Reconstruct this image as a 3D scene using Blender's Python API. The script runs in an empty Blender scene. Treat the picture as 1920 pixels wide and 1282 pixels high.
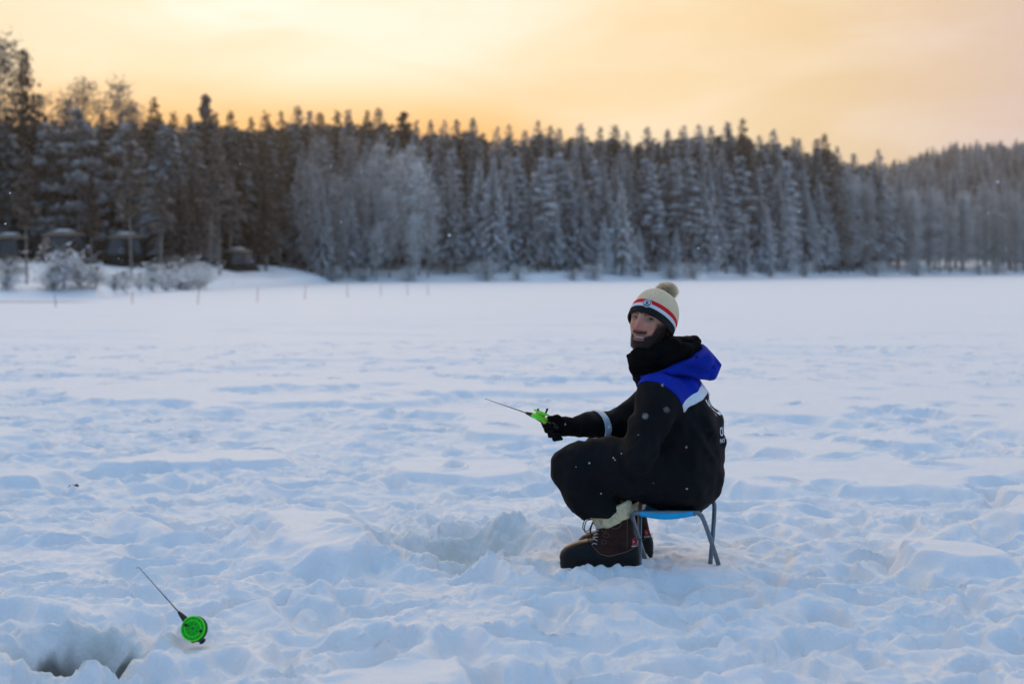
import bpy, bmesh, math, random
import numpy as np
from mathutils import Vector, Matrix
from mathutils.bvhtree import BVHTree
R = math.radians
random.seed(7)
rng = np.random.default_rng(7)
SC = bpy.context.scene
COL = SC.collection

# ------------------------------------------------------------------ camera
CAM_H, HOR, FPX = 1.29, 506.0, 2667.0
cd = bpy.data.cameras.new("camera"); cam = bpy.data.objects.new("camera", cd); COL.objects.link(cam)
cam.location = (0, 0, CAM_H); cam.rotation_euler = (R(90), 0, 0)
cd.lens = 50; cd.sensor_width = 36; cd.shift_y = -(641 - HOR) / 1920.0
cd.clip_start = 0.05; cd.clip_end = 6000
cd.dof.use_dof = True; cd.dof.focus_distance = 6.05; cd.dof.aperture_fstop = 2.3
cd.dof.aperture_blades = 9
SC.camera = cam

# ------------------------------------------------------------------ exposure, world, sun
SC.view_settings.view_transform = 'Standard'; SC.view_settings.look = 'None'
SC.view_settings.exposure = 0.0; SC.view_settings.gamma = 1.0
SC.cycles.max_bounces = 6; SC.cycles.diffuse_bounces = 3; SC.cycles.transparent_max_bounces = 6
SC.cycles.use_denoising = True

SUN_AZ, SUN_EL = R(-9.5), R(6.0)
SD = (math.sin(SUN_AZ) * math.cos(SUN_EL), math.cos(SUN_AZ) * math.cos(SUN_EL), math.sin(SUN_EL))

class NT:
    "tiny helper to wire shader nodes"
    def __init__(s, tree): s.t = tree; s.n = tree.nodes; s.l = tree.links
    def node(s, kind, **kw):
        nd = s.n.new(kind)
        for k, v in kw.items(): setattr(nd, k, v)
        return nd
    def link(s, a, b): s.l.new(a, b)
    def put(s, sock, v):
        if hasattr(v, 'is_output'): s.l.new(v, sock)
        else: sock.default_value = v
    def math(s, op, a, b=None, clamp=False):
        nd = s.node('ShaderNodeMath', operation=op); nd.use_clamp = clamp
        s.put(nd.inputs[0], a)
        if b is not None: s.put(nd.inputs[1], b)
        return nd.outputs[0]
    def mix(s, f, a, b, mode='MIX'):
        nd = s.node('ShaderNodeMix', data_type='RGBA', blend_type=mode)
        s.put(nd.inputs[0], f)
        for sock, v in ((nd.inputs[6], a), (nd.inputs[7], b)):
            if isinstance(v, tuple) and len(v) == 3: v = (*v, 1)
            s.put(sock, v)
        return nd.outputs[2]
    def ramp(s, f, stops, interp='EASE'):
        nd = s.node('ShaderNodeValToRGB'); cr = nd.color_ramp; cr.interpolation = interp
        while len(cr.elements) < len(stops): cr.elements.new(0.5)
        for e, (p, c) in zip(cr.elements, stops):
            e.position = p; e.color = (*c, 1) if isinstance(c, tuple) else (c, c, c, 1)
        s.put(nd.inputs[0], f); return nd.outputs[0]
    def smooth(s, v, lo, hi):
        nd = s.node('ShaderNodeMapRange', interpolation_type='SMOOTHSTEP')
        s.put(nd.inputs['Value'], v); nd.inputs['From Min'].default_value = lo; nd.inputs['From Max'].default_value = hi
        return nd.outputs[0]
    def noise(s, vec, scale, detail=3, rough=0.5, dist=0.0):
        nd = s.node('ShaderNodeTexNoise'); s.put(nd.inputs['Vector'], vec)
        nd.inputs['Scale'].default_value = scale; nd.inputs['Detail'].default_value = detail
        nd.inputs['Roughness'].default_value = rough; nd.inputs['Distortion'].default_value = dist
        return nd.outputs[0]

def build_world():
    w = bpy.data.worlds.new("World"); SC.world = w; w.use_nodes = True
    t = NT(w.node_tree); t.n.clear()
    tc = t.node('ShaderNodeTexCoord'); d = tc.outputs['Generated']
    sp = t.node('ShaderNodeSeparateXYZ'); t.link(d, sp.inputs[0])
    dx, dy, dz = sp.outputs
    dot = t.node('ShaderNodeVectorMath', operation='DOT_PRODUCT'); t.link(d, dot.inputs[0]); dot.inputs[1].default_value = SD
    c = dot.outputs['Value']
    # from the blue dusk behind to the peach sky in front
    f = t.math('MULTIPLY_ADD', c, 0.5); t.n[-1].inputs[2].default_value = 0.5
    base = t.ramp(f, [(0.0, (0.13, 0.39, 0.79)), (0.38, (0.22, 0.47, 0.80)), (0.62, (0.58, 0.60, 0.74)),
                      (0.82, (0.70, 0.57, 0.49)), (0.935, (0.76, 0.57, 0.46)), (0.965, (0.90, 0.66, 0.38)),
                      (0.985, (0.99, 0.75, 0.43)), (0.997, (1.0, 0.82, 0.51))], 'LINEAR')
    # zenith: pale blue
    zen = t.smooth(dz, 0.22, 0.85)
    col = t.mix(zen, base, (0.385, 0.53, 0.69))
    # sky glow added high in front, above the view, to brighten the flat snow
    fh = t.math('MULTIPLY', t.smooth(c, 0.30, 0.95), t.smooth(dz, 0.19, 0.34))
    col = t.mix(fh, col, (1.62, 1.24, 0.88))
    # brighter high thin cloud over the hidden sun
    hi = t.math('MULTIPLY', t.smooth(c, 0.955, 0.996), t.smooth(dz, 0.09, 0.19))
    col = t.mix(t.math('MULTIPLY', hi, 0.55), col, (1.0, 0.91, 0.74))
    # orange band low over the trees round the sun
    lowband = t.math('SUBTRACT', 1.0, t.smooth(dz, 0.088, 0.148))
    og = t.math('MULTIPLY', lowband, t.smooth(c, 0.968, 0.994))
    col = t.mix(t.math('MULTIPLY', og, 0.92), col, (1.0, 0.46, 0.06))
    # streaky soft clouds
    mp = t.node('ShaderNodeMapping'); t.link(d, mp.inputs[0]); mp.inputs['Scale'].default_value = (3.0, 3.0, 11.0)
    mp.inputs['Rotation'].default_value = (0.0, R(7), 0.0)
    n = t.noise(mp.outputs[0], 2.1, 5, 0.52, 0.6)
    cl = t.smooth(n, 0.38, 0.66)
    col = t.mix(t.math('MULTIPLY', cl, 0.75), col, t.mix(1.0, col, (1.06, 1.13, 1.34), 'MULTIPLY'))
    n2 = t.noise(mp.outputs[0], 0.9, 3, 0.5, 0.3)
    col = t.mix(t.math('MULTIPLY', t.smooth(n2, 0.45, 0.7), 0.5), col, t.mix(1.0, col, (0.93, 0.88, 0.84), 'MULTIPLY'))
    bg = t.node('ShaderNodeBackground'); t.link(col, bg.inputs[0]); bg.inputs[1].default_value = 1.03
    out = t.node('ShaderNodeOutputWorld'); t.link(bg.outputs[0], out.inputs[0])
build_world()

sl = bpy.data.lights.new("sun", 'SUN'); sl.energy = 0.38; sl.angle = R(14); sl.color = (1.0, 0.66, 0.38)
sun = bpy.data.objects.new("sun", sl); COL.objects.link(sun); sun.location = (-20, 60, 40)
sun.rotation_euler = Vector((-SD[0], -SD[1], -math.sin(R(9)))).to_track_quat('-Z', 'Y').to_euler()

# ------------------------------------------------------------------ helpers
def tag(o, label=None, cat=None, group=None, kind=None):
    for k, v in (('label', label), ('category', cat), ('group', group), ('kind', kind)):
        if v: o[k] = v
    return o
def empty(name, loc, label, cat, group=None):
    o = bpy.data.objects.new(name, None); COL.objects.link(o); o.location = loc; o.empty_display_size = 0.1
    return tag(o, label, cat, group)
def mesh_arrays(name, V, F, mats, smooth=True, mi=None, attrs=None):
    "fast mesh from numpy: F is (n,3|4) array or list of such arrays"
    me = bpy.data.meshes.new(name)
    if not isinstance(F, list): F = [F]
    F = [np.asarray(f, dtype=np.int32) for f in F if len(f)]
    tot = np.concatenate([np.full(len(f), f.shape[1], np.int32) for f in F]) if F else np.zeros(0, np.int32)
    idx = np.concatenate([f.ravel() for f in F]) if F else np.zeros(0, np.int32)
    V = np.asarray(V, dtype=np.float32)
    me.vertices.add(len(V)); me.vertices.foreach_set('co', V.ravel())
    me.loops.add(len(idx)); me.loops.foreach_set('vertex_index', idx)
    me.polygons.add(len(tot)); me.polygons.foreach_set('loop_start', np.concatenate([[0], np.cumsum(tot)[:-1]]).astype(np.int32))
    me.polygons.foreach_set('loop_total', tot)
    me.update(calc_edges=True)
    me.polygons.foreach_set('use_smooth', np.full(len(tot), bool(smooth)))
    for m in (mats if isinstance(mats, (list, tuple)) else [mats]): me.materials.append(m)
    if mi is not None: me.polygons.foreach_set('material_index', np.asarray(mi, np.int32))
    for k, (dom, a) in (attrs or {}).items():
        at = me.attributes.new(k, 'FLOAT', dom); at.data.foreach_set('value', np.asarray(a, np.float32))
    me.validate(); me.update()
    return me
def obj(name, me, parent=None, loc=None):
    o = bpy.data.objects.new(name, me); COL.objects.link(o)
    if parent: o.parent = parent
    if loc is not None: o.location = loc
    return o
def rel(V, parent):
    return np.asarray(V, float) - np.array(parent.location)

class MB:
    "collects polygons (with a material slot and a face value), builds one mesh"
    def __init__(s): s.v = []; s.f = []; s.m = []; s.a = []
    def add(s, V, F, m=0, a=0.0):
        o = len(s.v); s.v += [tuple(p) for p in V]
        for f in F: s.f.append([i + o for i in f]); s.m.append(m); s.a.append(a)
    def tube(s, pts, rad, n=10, m=0, cap=True):
        pts = [Vector(p) for p in pts]; V = []; F = []
        if not hasattr(rad, '__len__'): rad = [rad] * len(pts)
        up = None
        for i, p in enumerate(pts):
            d = (pts[min(i + 1, len(pts) - 1)] - pts[max(i - 1, 0)]).normalized()
            if up is None: up = d.orthogonal().normalized()
            up = (up - d * up.dot(d)).normalized(); w = d.cross(up)
            for k in range(n):
                a = 2 * math.pi * k / n
                V.append(p + float(rad[i]) * (math.cos(a) * up + math.sin(a) * w))
        for i in range(len(pts) - 1):
            for k in range(n):
                F.append([i * n + k, i * n + (k + 1) % n, (i + 1) * n + (k + 1) % n, (i + 1) * n + k])
        if cap: F.append(list(range(n))[::-1]); F.append([(len(pts) - 1) * n + k for k in range(n)])
        s.add(V, F, m)
    def lathe(s, prof, c, ax, n=32, m=0, closed=False):
        "profile [(radius, height)] turned about axis ax through c"
        ax = Vector(ax).normalized(); u = ax.orthogonal().normalized(); w = ax.cross(u); c = Vector(c); V = []; F = []
        for r, h in prof:
            for k in range(n):
                a = 2 * math.pi * k / n; V.append(c + ax * float(h) + float(r) * (math.cos(a) * u + math.sin(a) * w))
        for i in range(len(prof) - 1):
            for k in range(n): F.append([i * n + k, i * n + (k + 1) % n, (i + 1) * n + (k + 1) % n, (i + 1) * n + k])
        if not closed: F.append(list(range(n))[::-1]); F.append([(len(prof) - 1) * n + k for k in range(n)])
        s.add(V, F, m)
    def build(s, name, mats, parent=None, smooth=True, local=True):
        me = bpy.data.meshes.new(name)
        off = Vector(parent.location) if (parent is not None and local) else Vector((0, 0, 0))
        me.from_pydata([Vector(p) - off for p in s.v], [], s.f)
        for m in (mats if isinstance(mats, (list, tuple)) else [mats]): me.materials.append(m)
        me.polygons.foreach_set('material_index', s.m); me.polygons.foreach_set('use_smooth', [smooth] * len(s.f))
        me.update()
        if smooth:
            bm = bmesh.new(); bm.from_mesh(me); bmesh.ops.recalc_face_normals(bm, faces=bm.faces)
            for e in bm.edges:
                if len(e.link_faces) == 2 and e.calc_face_angle(0) > R(48): e.smooth = False
            bm.to_mesh(me); bm.free()
        return obj(name, me, parent)
def bez(pts, n=8):
    "Catmull-Rom through points"
    P = [Vector(p) for p in pts]; P = [P[0] * 2 - P[1]] + P + [P[-1] * 2 - P[-2]]; out = []
    for i in range(1, len(P) - 2):
        for k in range(n):
            t = k / n; a, b, c, d = P[i - 1], P[i], P[i + 1], P[i + 2]
            out.append(0.5 * ((2 * b) + (c - a) * t + (2 * a - 5 * b + 4 * c - d) * t * t + (3 * b - a - 3 * c + d) * t ** 3))
    return out + [P[-2]]

# noise in numpy
def _h(ix, iy, iz, s):
    n = (ix.astype(np.int64) * 374761393 + iy.astype(np.int64) * 668265263 + iz.astype(np.int64) * 2147483647 + s * 974634777) & 0xffffffff
    n = ((n ^ (n >> 13)) * 1274126177) & 0xffffffff
    n = ((n ^ (n >> 16)) * 2246822519) & 0xffffffff
    return ((n ^ (n >> 15)) & 0xffff).astype(np.float32) / 65535.0
def perlin(x, y, s=0):
    x = np.asarray(x, np.float64); y = np.asarray(y, np.float64)
    xi = np.floor(x); yi = np.floor(y); fx = (x - xi).astype(np.float32); fy = (y - yi).astype(np.float32)
    z = np.zeros_like(xi)
    u = fx * fx * fx * (fx * (fx * 6 - 15) + 10); v = fy * fy * fy * (fy * (fy * 6 - 15) + 10)
    def g(ox, oy):
        a = _h(xi + ox, yi + oy, z, s) * np.float32(2 * math.pi)
        return np.cos(a) * (fx - ox) + np.sin(a) * (fy - oy)
    a = g(0, 0); b = g(1, 0); c = g(0, 1); d = g(1, 1)
    return 1.5 * ((a + (b - a) * u) * (1 - v) + (c + (d - c) * u) * v)
def fbm(x, y, s=0, o=3, g=0.5):
    t = 0; a = 1.0
    for i in range(o):
        t = t + a * perlin(x * 2 ** i, y * 2 ** i, s + i * 17); a *= g
    return t
def vnoise3(x, y, z, s=0):
    xi, yi, zi = np.floor(x), np.floor(y), np.floor(z); fx, fy, fz = x - xi, y - yi, z - zi
    fx, fy, fz = [f * f * (3 - 2 * f) for f in (fx, fy, fz)]
    r = 0
    for a in (0, 1):
        for b in (0, 1):
            for c in (0, 1):
                r = r + _h(xi + a, yi + b, zi + c, s) * (fx if a else 1 - fx) * (fy if b else 1 - fy) * (fz if c else 1 - fz)
    return r * 2 - 1
def sst(a, b, x):
    t = np.clip((x - a) / (b - a), 0, 1); return t * t * (3 - 2 * t)

# signed distance modelling
class SDF:
    def __init__(s, lo, hi, h):
        s.h = h; s.lo = np.array(lo, float); n = np.ceil((np.array(hi) - s.lo) / h).astype(int) + 1; s.n = n
        s.ax = [s.lo[i] + h * np.arange(n[i]) for i in range(3)]
        s.F = np.full(n, 1.0, np.float32)
    def grid(s): return np.meshgrid(*s.ax, indexing='ij')
    def _sub(s, lo, hi):
        i0 = np.clip(np.floor((np.array(lo) - s.lo) / s.h).astype(int), 0, s.n); i1 = np.clip(np.ceil((np.array(hi) - s.lo) / s.h).astype(int) + 1, 0, s.n)
        sl = tuple(slice(a, b) for a, b in zip(i0, i1))
        return sl, np.meshgrid(*[s.ax[i][sl[i]] for i in range(3)], indexing='ij')
    def cone(s, a, b, ra, rb, k=0.03, squash=None, sub=False):
        "round cone from a to b, smooth-joined; squash=(axis, factor) makes it wider along axis"
        a = np.array(a, float); b = np.array(b, float); r = max(ra, rb) * (squash[1] if squash else 1.0) + 2 * k + 0.02
        sl, (X, Y, Z) = s._sub(np.minimum(a, b) - r, np.maximum(a, b) + r)
        if X.size == 0: return
        px, py, pz = X - a[0], Y - a[1], Z - a[2]; ab = b - a
        if squash:
            L = np.array(squash[0]) / np.linalg.norm(squash[0]); q = (1 / squash[1] - 1)
            dt = px * L[0] + py * L[1] + pz * L[2]
            px, py, pz = px + q * dt * L[0], py + q * dt * L[1], pz + q * dt * L[2]; ab = ab + q * ab.dot(L) * L
        t = np.clip((px * ab[0] + py * ab[1] + pz * ab[2]) / max(ab.dot(ab), 1e-9), 0, 1)
        d = np.sqrt((px - t * ab[0]) ** 2 + (py - t * ab[1]) ** 2 + (pz - t * ab[2]) ** 2) - (ra + (rb - ra) * t)
        f = s.F[sl]
        if sub:
            e = -d; hh = np.clip(0.5 + 0.5 * (f - e) / -k, 0, 1) if False else None
            s.F[sl] = np.maximum(f, e)
        else:
            hh = np.clip(0.5 + 0.5 * (d - f) / k, 0, 1)
            s.F[sl] = d + (f - d) * hh - k * hh * (1 - hh)
    def chain(s, pts, k=0.03, squash=None):
        for (a, ra), (b, rb) in zip(pts[:-1], pts[1:]): s.cone(a, b, ra, rb, k, squash)
    def cut(s, p, n):
        "remove everything on the side n points to"
        n = np.array(n, float) / np.linalg.norm(n); X, Y, Z = s.grid()
        s.F = np.maximum(s.F, ((X - p[0]) * n[0] + (Y - p[1]) * n[1] + (Z - p[2]) * n[2]).astype(np.float32))
    def mesh(s):
        F = s.F; S = F < 0; nx, ny, nz = F.shape
        cor = [(i, j, k) for i in (0, 1) for j in (0, 1) for k in (0, 1)]
        sl = lambda c: tuple(slice(c[d], F.shape[d] - 1 + c[d]) for d in range(3))
        cnt = sum(S[sl(c)].astype(np.int8) for c in cor); act = (cnt > 0) & (cnt < 8)
        idx = np.argwhere(act); P = np.zeros((len(idx), 3)); N = np.zeros(len(idx))
        val = {c: F[idx[:, 0] + c[0], idx[:, 1] + c[1], idx[:, 2] + c[2]] for c in cor}
        for c in cor:
            for d in range(3):
                if c[d]: continue
                e = list(c); e[d] = 1; e = tuple(e); a, b = val[c], val[e]; m = (a < 0) != (b < 0)
                t = np.where(m, a / np.where(m, a - b, 1), 0)
                q = np.zeros((len(idx), 3)); q[:] = c; q[:, d] += t; P[m] += q[m]; N[m] += 1
        V = s.lo + s.h * (idx + P / N[:, None])
        ids = np.full(act.shape, -1, np.int32); ids[act] = np.arange(len(idx)); Q = []
        for d in range(3):
            u, v = (d + 1) % 3, (d + 2) % 3
            A = np.take(S, range(0, S.shape[d] - 1), d); B = np.take(S, range(1, S.shape[d]), d)
            e = np.argwhere(A != B); e = e[(e[:, u] > 0) & (e[:, v] > 0) & (e[:, u] < S.shape[u] - 1) & (e[:, v] < S.shape[v] - 1)]
            ins = A[tuple(e.T)]; q = []
            for du, dv in ((1, 1), (0, 1), (0, 0), (1, 0)):
                f = e.copy(); f[:, u] -= du; f[:, v] -= dv; q.append(ids[tuple(f.T)])
            q = np.stack(q, 1); q[~ins] = q[~ins][:, ::-1]; Q.append(q)
        return V, np.concatenate(Q)
def vnormals(V, Q):
    n = np.zeros_like(V); a = V[Q[:, 2]] - V[Q[:, 0]]; b = V[Q[:, -1]] - V[Q[:, 1]]; f = np.cross(a, b)
    for k in range(Q.shape[1]): np.add.at(n, Q[:, k], f)
    return n / np.maximum(np.linalg.norm(n, axis=1, keepdims=True), 1e-12)
def relax(V, Q, it=2, w=0.5):
    E = np.concatenate([Q[:, [i, (i + 1) % Q.shape[1]]] for i in range(Q.shape[1])]); E = np.concatenate([E, E[:, ::-1]])
    deg = np.bincount(E[:, 0], minlength=len(V))[:, None]
    for _ in range(it):
        a = np.zeros_like(V); np.add.at(a, E[:, 0], V[E[:, 1]]); V = V * (1 - w) + w * a / np.maximum(deg, 1)
    return V
def clip(V, Q, s, off=0.002):
    "the part of a quad surface where s>0, its edge cut cleanly, lifted along the normals with a turned-in rim"
    N = vnormals(V, Q); T = np.concatenate([Q[:, [0, 1, 2]], Q[:, [0, 2, 3]]]) if Q.shape[1] == 4 else Q
    T = T[(s[T] > 0).any(1)]
    P = []; key = {}; F = []; rim = []
    def vid(i):
        if ('v', i) not in key: key[('v', i)] = len(P); P.append(V[i] + N[i] * off)
        return key[('v', i)]
    def eid(i, j):
        k = (min(i, j), max(i, j))
        if k not in key:
            t = s[i] / (s[i] - s[j]); key[k] = len(P); p = V[i] + t * (V[j] - V[i]); n = N[i] + t * (N[j] - N[i]); P.append(p + n * off)
            low = len(P); P.append(p - n * 0.004); key[k + ('l',)] = low
        return key[k], key[k + ('l',)]
    for tri in T.tolist():
        poly = []; cutv = []
        for a in range(3):
            i, j = tri[a], tri[(a + 1) % 3]
            if s[i] > 0: poly.append(vid(i))
            if (s[i] > 0) != (s[j] > 0):
                e = eid(i, j); poly.append(e[0]); cutv.append((e, s[i] > 0))
        F.append(poly)
        if len(cutv) == 2:
            (e1, o1), (e2, o2) = cutv
            a, b = (e1, e2) if o1 else (e2, e1)
            F.append([b[0], a[0], a[1], b[1]])
    return P, F
def poly_mesh(name, P, F, mats, parent=None, smooth=True):
    me = bpy.data.meshes.new(name); off = Vector(parent.location) if parent is not None else Vector((0, 0, 0))
    me.from_pydata([Vector(p) - off for p in P], [], F); me.materials.append(mats)
    me.polygons.foreach_set('use_smooth', [smooth] * len(F)); me.update()
    return obj(name, me, parent)

# ------------------------------------------------------------------ materials
def mat(name, col, rough=0.6, var=0.0, scale=20.0, bump=0.0, bscale=60.0, metal=0.0, spec=0.5, sheen=0.0, emit=None):
    m = bpy.data.materials.new(name); m.use_nodes = True; t = NT(m.node_tree); b = t.n['Principled BSDF']
    tc = t.node('ShaderNodeTexCoord'); o = tc.outputs['Object']
    if var:
        n = t.noise(o, scale, 4, 0.6)
        c = t.mix(t.smooth(n, 0.3, 0.7), tuple(x * (1 - var) for x in col), tuple(min(1, x * (1 + var)) for x in col)); t.link(c, b.inputs['Base Color'])
    else: b.inputs['Base Color'].default_value = (*col, 1)
    b.inputs['Roughness'].default_value = rough; b.inputs['Metallic'].default_value = metal
    b.inputs['Specular IOR Level'].default_value = spec
    if sheen: b.inputs['Sheen Weight'].default_value = sheen; b.inputs['Sheen Roughness'].default_value = 0.5
    if bump:
        bp = t.node('ShaderNodeBump'); bp.inputs['Strength'].default_value = bump; bp.inputs['Distance'].default_value = 0.004
        t.link(t.noise(o, bscale, 4, 0.6), bp.inputs['Height']); t.link(bp.outputs[0], b.inputs['Normal'])
    return m
def snow_material():
    m = bpy.data.materials.new("snow"); m.use_nodes = True; t = NT(m.node_tree); b = t.n['Principled BSDF']
    g = t.node('ShaderNodeNewGeometry'); pos = g.outputs['Position']
    at = t.node('ShaderNodeAttribute', attribute_name='slush')
    n = t.noise(pos, 9.0, 4, 0.6)
    c = t.mix(t.smooth(n, 0.3, 0.7), (0.86, 0.87, 0.885), (0.90, 0.905, 0.91))
    sl = t.math('MULTIPLY', at.outputs['Fac'], t.smooth(t.noise(pos, 14.0, 4, 0.6), 0.22, 0.62), True)
    c = t.mix(sl, c, (0.70, 0.715, 0.675)); t.link(c, b.inputs['Base Color'])
    wt = t.node('ShaderNodeAttribute', attribute_name='wet')
    c2 = t.mix(wt.outputs['Fac'], c, (0.13, 0.13, 0.115)); t.link(c2, b.inputs['Base Color'])
    b.inputs['Roughness'].default_value = 0.7; b.inputs['Specular IOR Level'].default_value = 0.3
    b.inputs['Subsurface Weight'].default_value = 0.0
    bp = t.node('ShaderNodeBump'); bp.inputs['Strength'].default_value = 0.8; bp.inputs['Distance'].default_value = 0.010
    h = t.math('ADD', t.noise(pos, 45.0, 6, 0.68), t.math('MULTIPLY', t.noise(pos, 260.0, 2, 0.6), 0.35))
    t.link(h, bp.inputs['Height']); t.link(bp.outputs[0], b.inputs['Normal'])
    return m
M = {}
M['snow'] = snow_material()
M['ice'] = mat('lake_ice', (0.05, 0.06, 0.06), 0.15, 0.3, 3.0)
# ------------------------------------------------------------------ terrain
def A(px): return (px - 960.0) / FPX
SH_PX = [-600, 0, 180, 330, 420, 620, 1000, 1300, 1560, 1920, 2500]
SH_Y = [58, 59, 62, 88, 101, 141, 150, 172, 246, 313, 380]
SLOPE = [.024, .026, .028, .04, .05, .06, .085, .085, .06, .05, .05]
SH_A = [A(p) for p in SH_PX]
def shore(a): return np.interp(a, SH_A, SH_Y)
def land(x, y):
    a = x / np.maximum(y, 1e-3); s = shore(a); d = y - s
    z = 0.45 * sst(0, 4.0, d) + np.interp(a, SH_A, SLOPE) * np.clip(d - 1, 0, 75) + 0.25 * sst(2, 8, d) * perlin(x * .12, y * .12, 5)
    hill = sst(A(1330), A(1850), a) * sst(330, 660, y) * 38 + 4 * sst(300, 700, y)
    return np.where(d > 0, z + hill, 0.0)
def at_px(px, Y, z=None):
    x = A(px) * Y; return Vector((x, Y, float(land(x, Y)) if z is None else z))

def make_ground():
    ys = [2.2]
    while ys[-1] < 860:
        y = ys[-1]; st = np.interp(y, [2, 4, 6, 12, 30, 60, 150, 400], [.004, .0020, .0020, .0024, .0045, .008, .012, .03]); ys.append(y * (1 + st))
    ys = np.array(ys); n_in = 1150; ex = 1 + np.linspace(.1, 1.05, 12) ** 1.3; us = np.concatenate([-ex[::-1], np.linspace(-1, 1, n_in), ex]); nc = len(us); W = 0.46 * ys + 1.3
    X = us[None, :] * W[:, None]; Y = np.repeat(ys[:, None], nc, 1)
    near = ys < 75; k = int(near.sum()); Xn, Yn = X[:k], Y[:k]
    a = Xn / Yn
    # trodden mask
    bn = fbm(Xn * .62, Yn * .62, 3, 3) * 0.9
    far_n = fbm(Xn * .13 + 3, Yn * .33, 9, 4, .6) * 1.1
    w = sst(12, 18, Yn); nn = bn * (1 - w) + far_n * w
    thr = np.interp(Yn, [3, 6.5, 8, 9.5, 10.6, 12, 14, 17, 24, 36, 60], [.75, .55, .42, .25, .12, .16, -.02, -.10, -.06, -.25, -.8])
    thr = thr - .55 * sst(.12, .2, a) * sst(11.3, 12.5, Yn) - .42 * sst(.10, .18, a) * sst(6.6, 7.3, Yn) * (1 - sst(8.9, 9.6, Yn))
    thr = thr + .34 * (1 - sst(-.16, -.02, a)) * sst(7, 8, Yn) * (1 - sst(13.0, 14.0, Yn))
    thr = thr - 1.0 * np.exp(-(((Xn + 2.05) / .75) ** 2 + ((Yn - 9.45) / .42) ** 2) ** 2)
    thr = thr - 0.6 * np.exp(-(((Xn - 1.75) / .38) ** 2 + ((Yn - 6.05) / .30) ** 2) ** 2)
    thr = thr - 0.5 * np.exp(-(((Xn - 0.1) / 1.0) ** 2 + ((Yn - 11.2) / .8) ** 2) ** 2)
    edge = 0.05 * perlin(Xn * 3.1, Yn * 3.1, 31) + .03 * perlin(Xn * 8, Yn * 8, 32)
    tr = sst(-.09, .09, nn + thr + edge)
    # domain warp, then billowed lumps
    wx = Xn + .10 * perlin(Xn * 2.3, Yn * 2.3, 41) + .03 * perlin(Xn * 7, Yn * 7, 42)
    wy = Yn + .10 * perlin(Xn * 2.3, Yn * 2.3, 43) + .03 * perlin(Xn * 7, Yn * 7, 44)
    big = perlin(wx * 1.35, wy * 1.35, 51)
    b1 = 1 - np.abs(perlin(wx * 1.9, wy * 1.9, 52)) * 1.7
    b2 = np.abs(perlin(wx * 3.1, wy * 3.3, 53)) * 1.7
    b3 = np.abs(perlin(wx * 7.3, wy * 7.6, 54)) * 1.7
    b4 = np.abs(perlin(wx * 17.0, wy * 17.0, 55)) * 1.7
    b5 = np.abs(perlin(wx * 39.0, wy * 39.0, 56)) * 1.7
    f3 = np.interp(Yn, [3, 12, 24], [1, 1, .2]); f4 = np.interp(Yn, [3, 9, 14], [1, .9, 0]); f5 = np.interp(Yn, [3, 7, 9], [1, .8, 0])
    hard = .55 + .45 * sst(-.3, .3, perlin(Xn * .9, Yn * .9, 61))
    amp = np.interp(Yn, [3, 5, 9, 14, 25, 45], [.95, .9, .85, .4, .22, .12])
    lump = amp * (.045 * big + .010 * (b1 - .6) + .040 * (b2 - .35) * (.45 + .9 * sst(-.4, .5, perlin(Xn * .7, Yn * .7, 62))) + .0215 * f3 * (b3 - .35) * hard + .0090 * f4 * (b4 - .35) * (.3 + .7 * hard) + .0038 * f5 * (b5 - .35) * hard)
    b6 = np.abs(perlin(wx * 85.0, wy * 85.0, 57)) * 1.7; f6 = np.interp(Yn, [3, 6, 7.5], [1, .8, 0])
    lump = lump + .0012 * f6 * (b6 - .35); lump = np.where(lump > 0, .075 * np.tanh(lump / .075), .09 * np.tanh(lump / .09))
    crumb = np.clip(perlin(wx * 14, wy * 14, 111) - .12, 0, 1) * .030 + np.clip(perlin(wx * 31, wy * 31, 112) - .15, 0, 1) * .013 * f4
    cm_ = sst(-.25, .35, perlin(Xn * 1.7, Yn * 1.7, 113)) * np.interp(Yn, [3, 9, 15], [1, .8, 0]); lump = lump + crumb * cm_
    plate = np.interp(Yn, [6, 8.5, 13, 20], [.085, .060, .055, .026]) + .012 * perlin(Xn * .8, Yn * .8, 71) + .004 * perlin(Xn * 3.5, Yn * 6, 72) + .0012 * f4 * perlin(Xn * 16, Yn * 24, 73)
    Z = plate * (1 - tr) + (lump - .005) * tr
    # footprints
    pit = np.zeros_like(Z); rimf = np.zeros_like(Z)
    rg = np.random.default_rng(21); pits = []
    for i in range(1500):
        y = 3.6 + 20 * rg.random() ** 1.35; x = (rg.random() * 2 - 1) * (.42 * y + .6)
        pits.append((x, y, rg.uniform(.05, .11), rg.uniform(.09, .19), rg.uniform(0, math.pi), rg.uniform(.03, .075)))
    for line in range(9):   # strides across the open snow
        x, y = rg.uniform(-7, 7), rg.uniform(12, 26); h = rg.uniform(-.5, .5) + (math.pi if rg.random() < .5 else 0)
        for sidx in range(26):
            x += .62 * math.cos(h); y += .62 * math.sin(h); h += rg.normal(0, .06); o = .11 * (-1) ** sidx
            if 10.5 < y < 45: pits.append((x - o * math.sin(h), y + o * math.cos(h), .08, .16, h, .09))
    for x, y, ra, rb, th, dep in pits:
        rad = 1.6 * rb; r0, r1 = np.searchsorted(ys[:k], [y - rad, y + rad])
        if r1 - r0 < 2: continue
        Wm = .46 * y + 1.3; c0, c1 = [int((q / Wm + 1) / 2 * (n_in - 1)) + 12 for q in (x - rad * 1.15, x + rad * 1.15)]
        c0 = max(0, c0 - 2); c1 = min(nc, c1 + 3)
        if c1 - c0 < 2: continue
        sl = (slice(r0, r1), slice(c0, c1)); dx = wx[sl] - x; dy = wy[sl] - y
        if y < 16 and tr[(r0 + r1) // 2, (c0 + c1) // 2] < .12 and (int(x * 1000) % 5): continue
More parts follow.
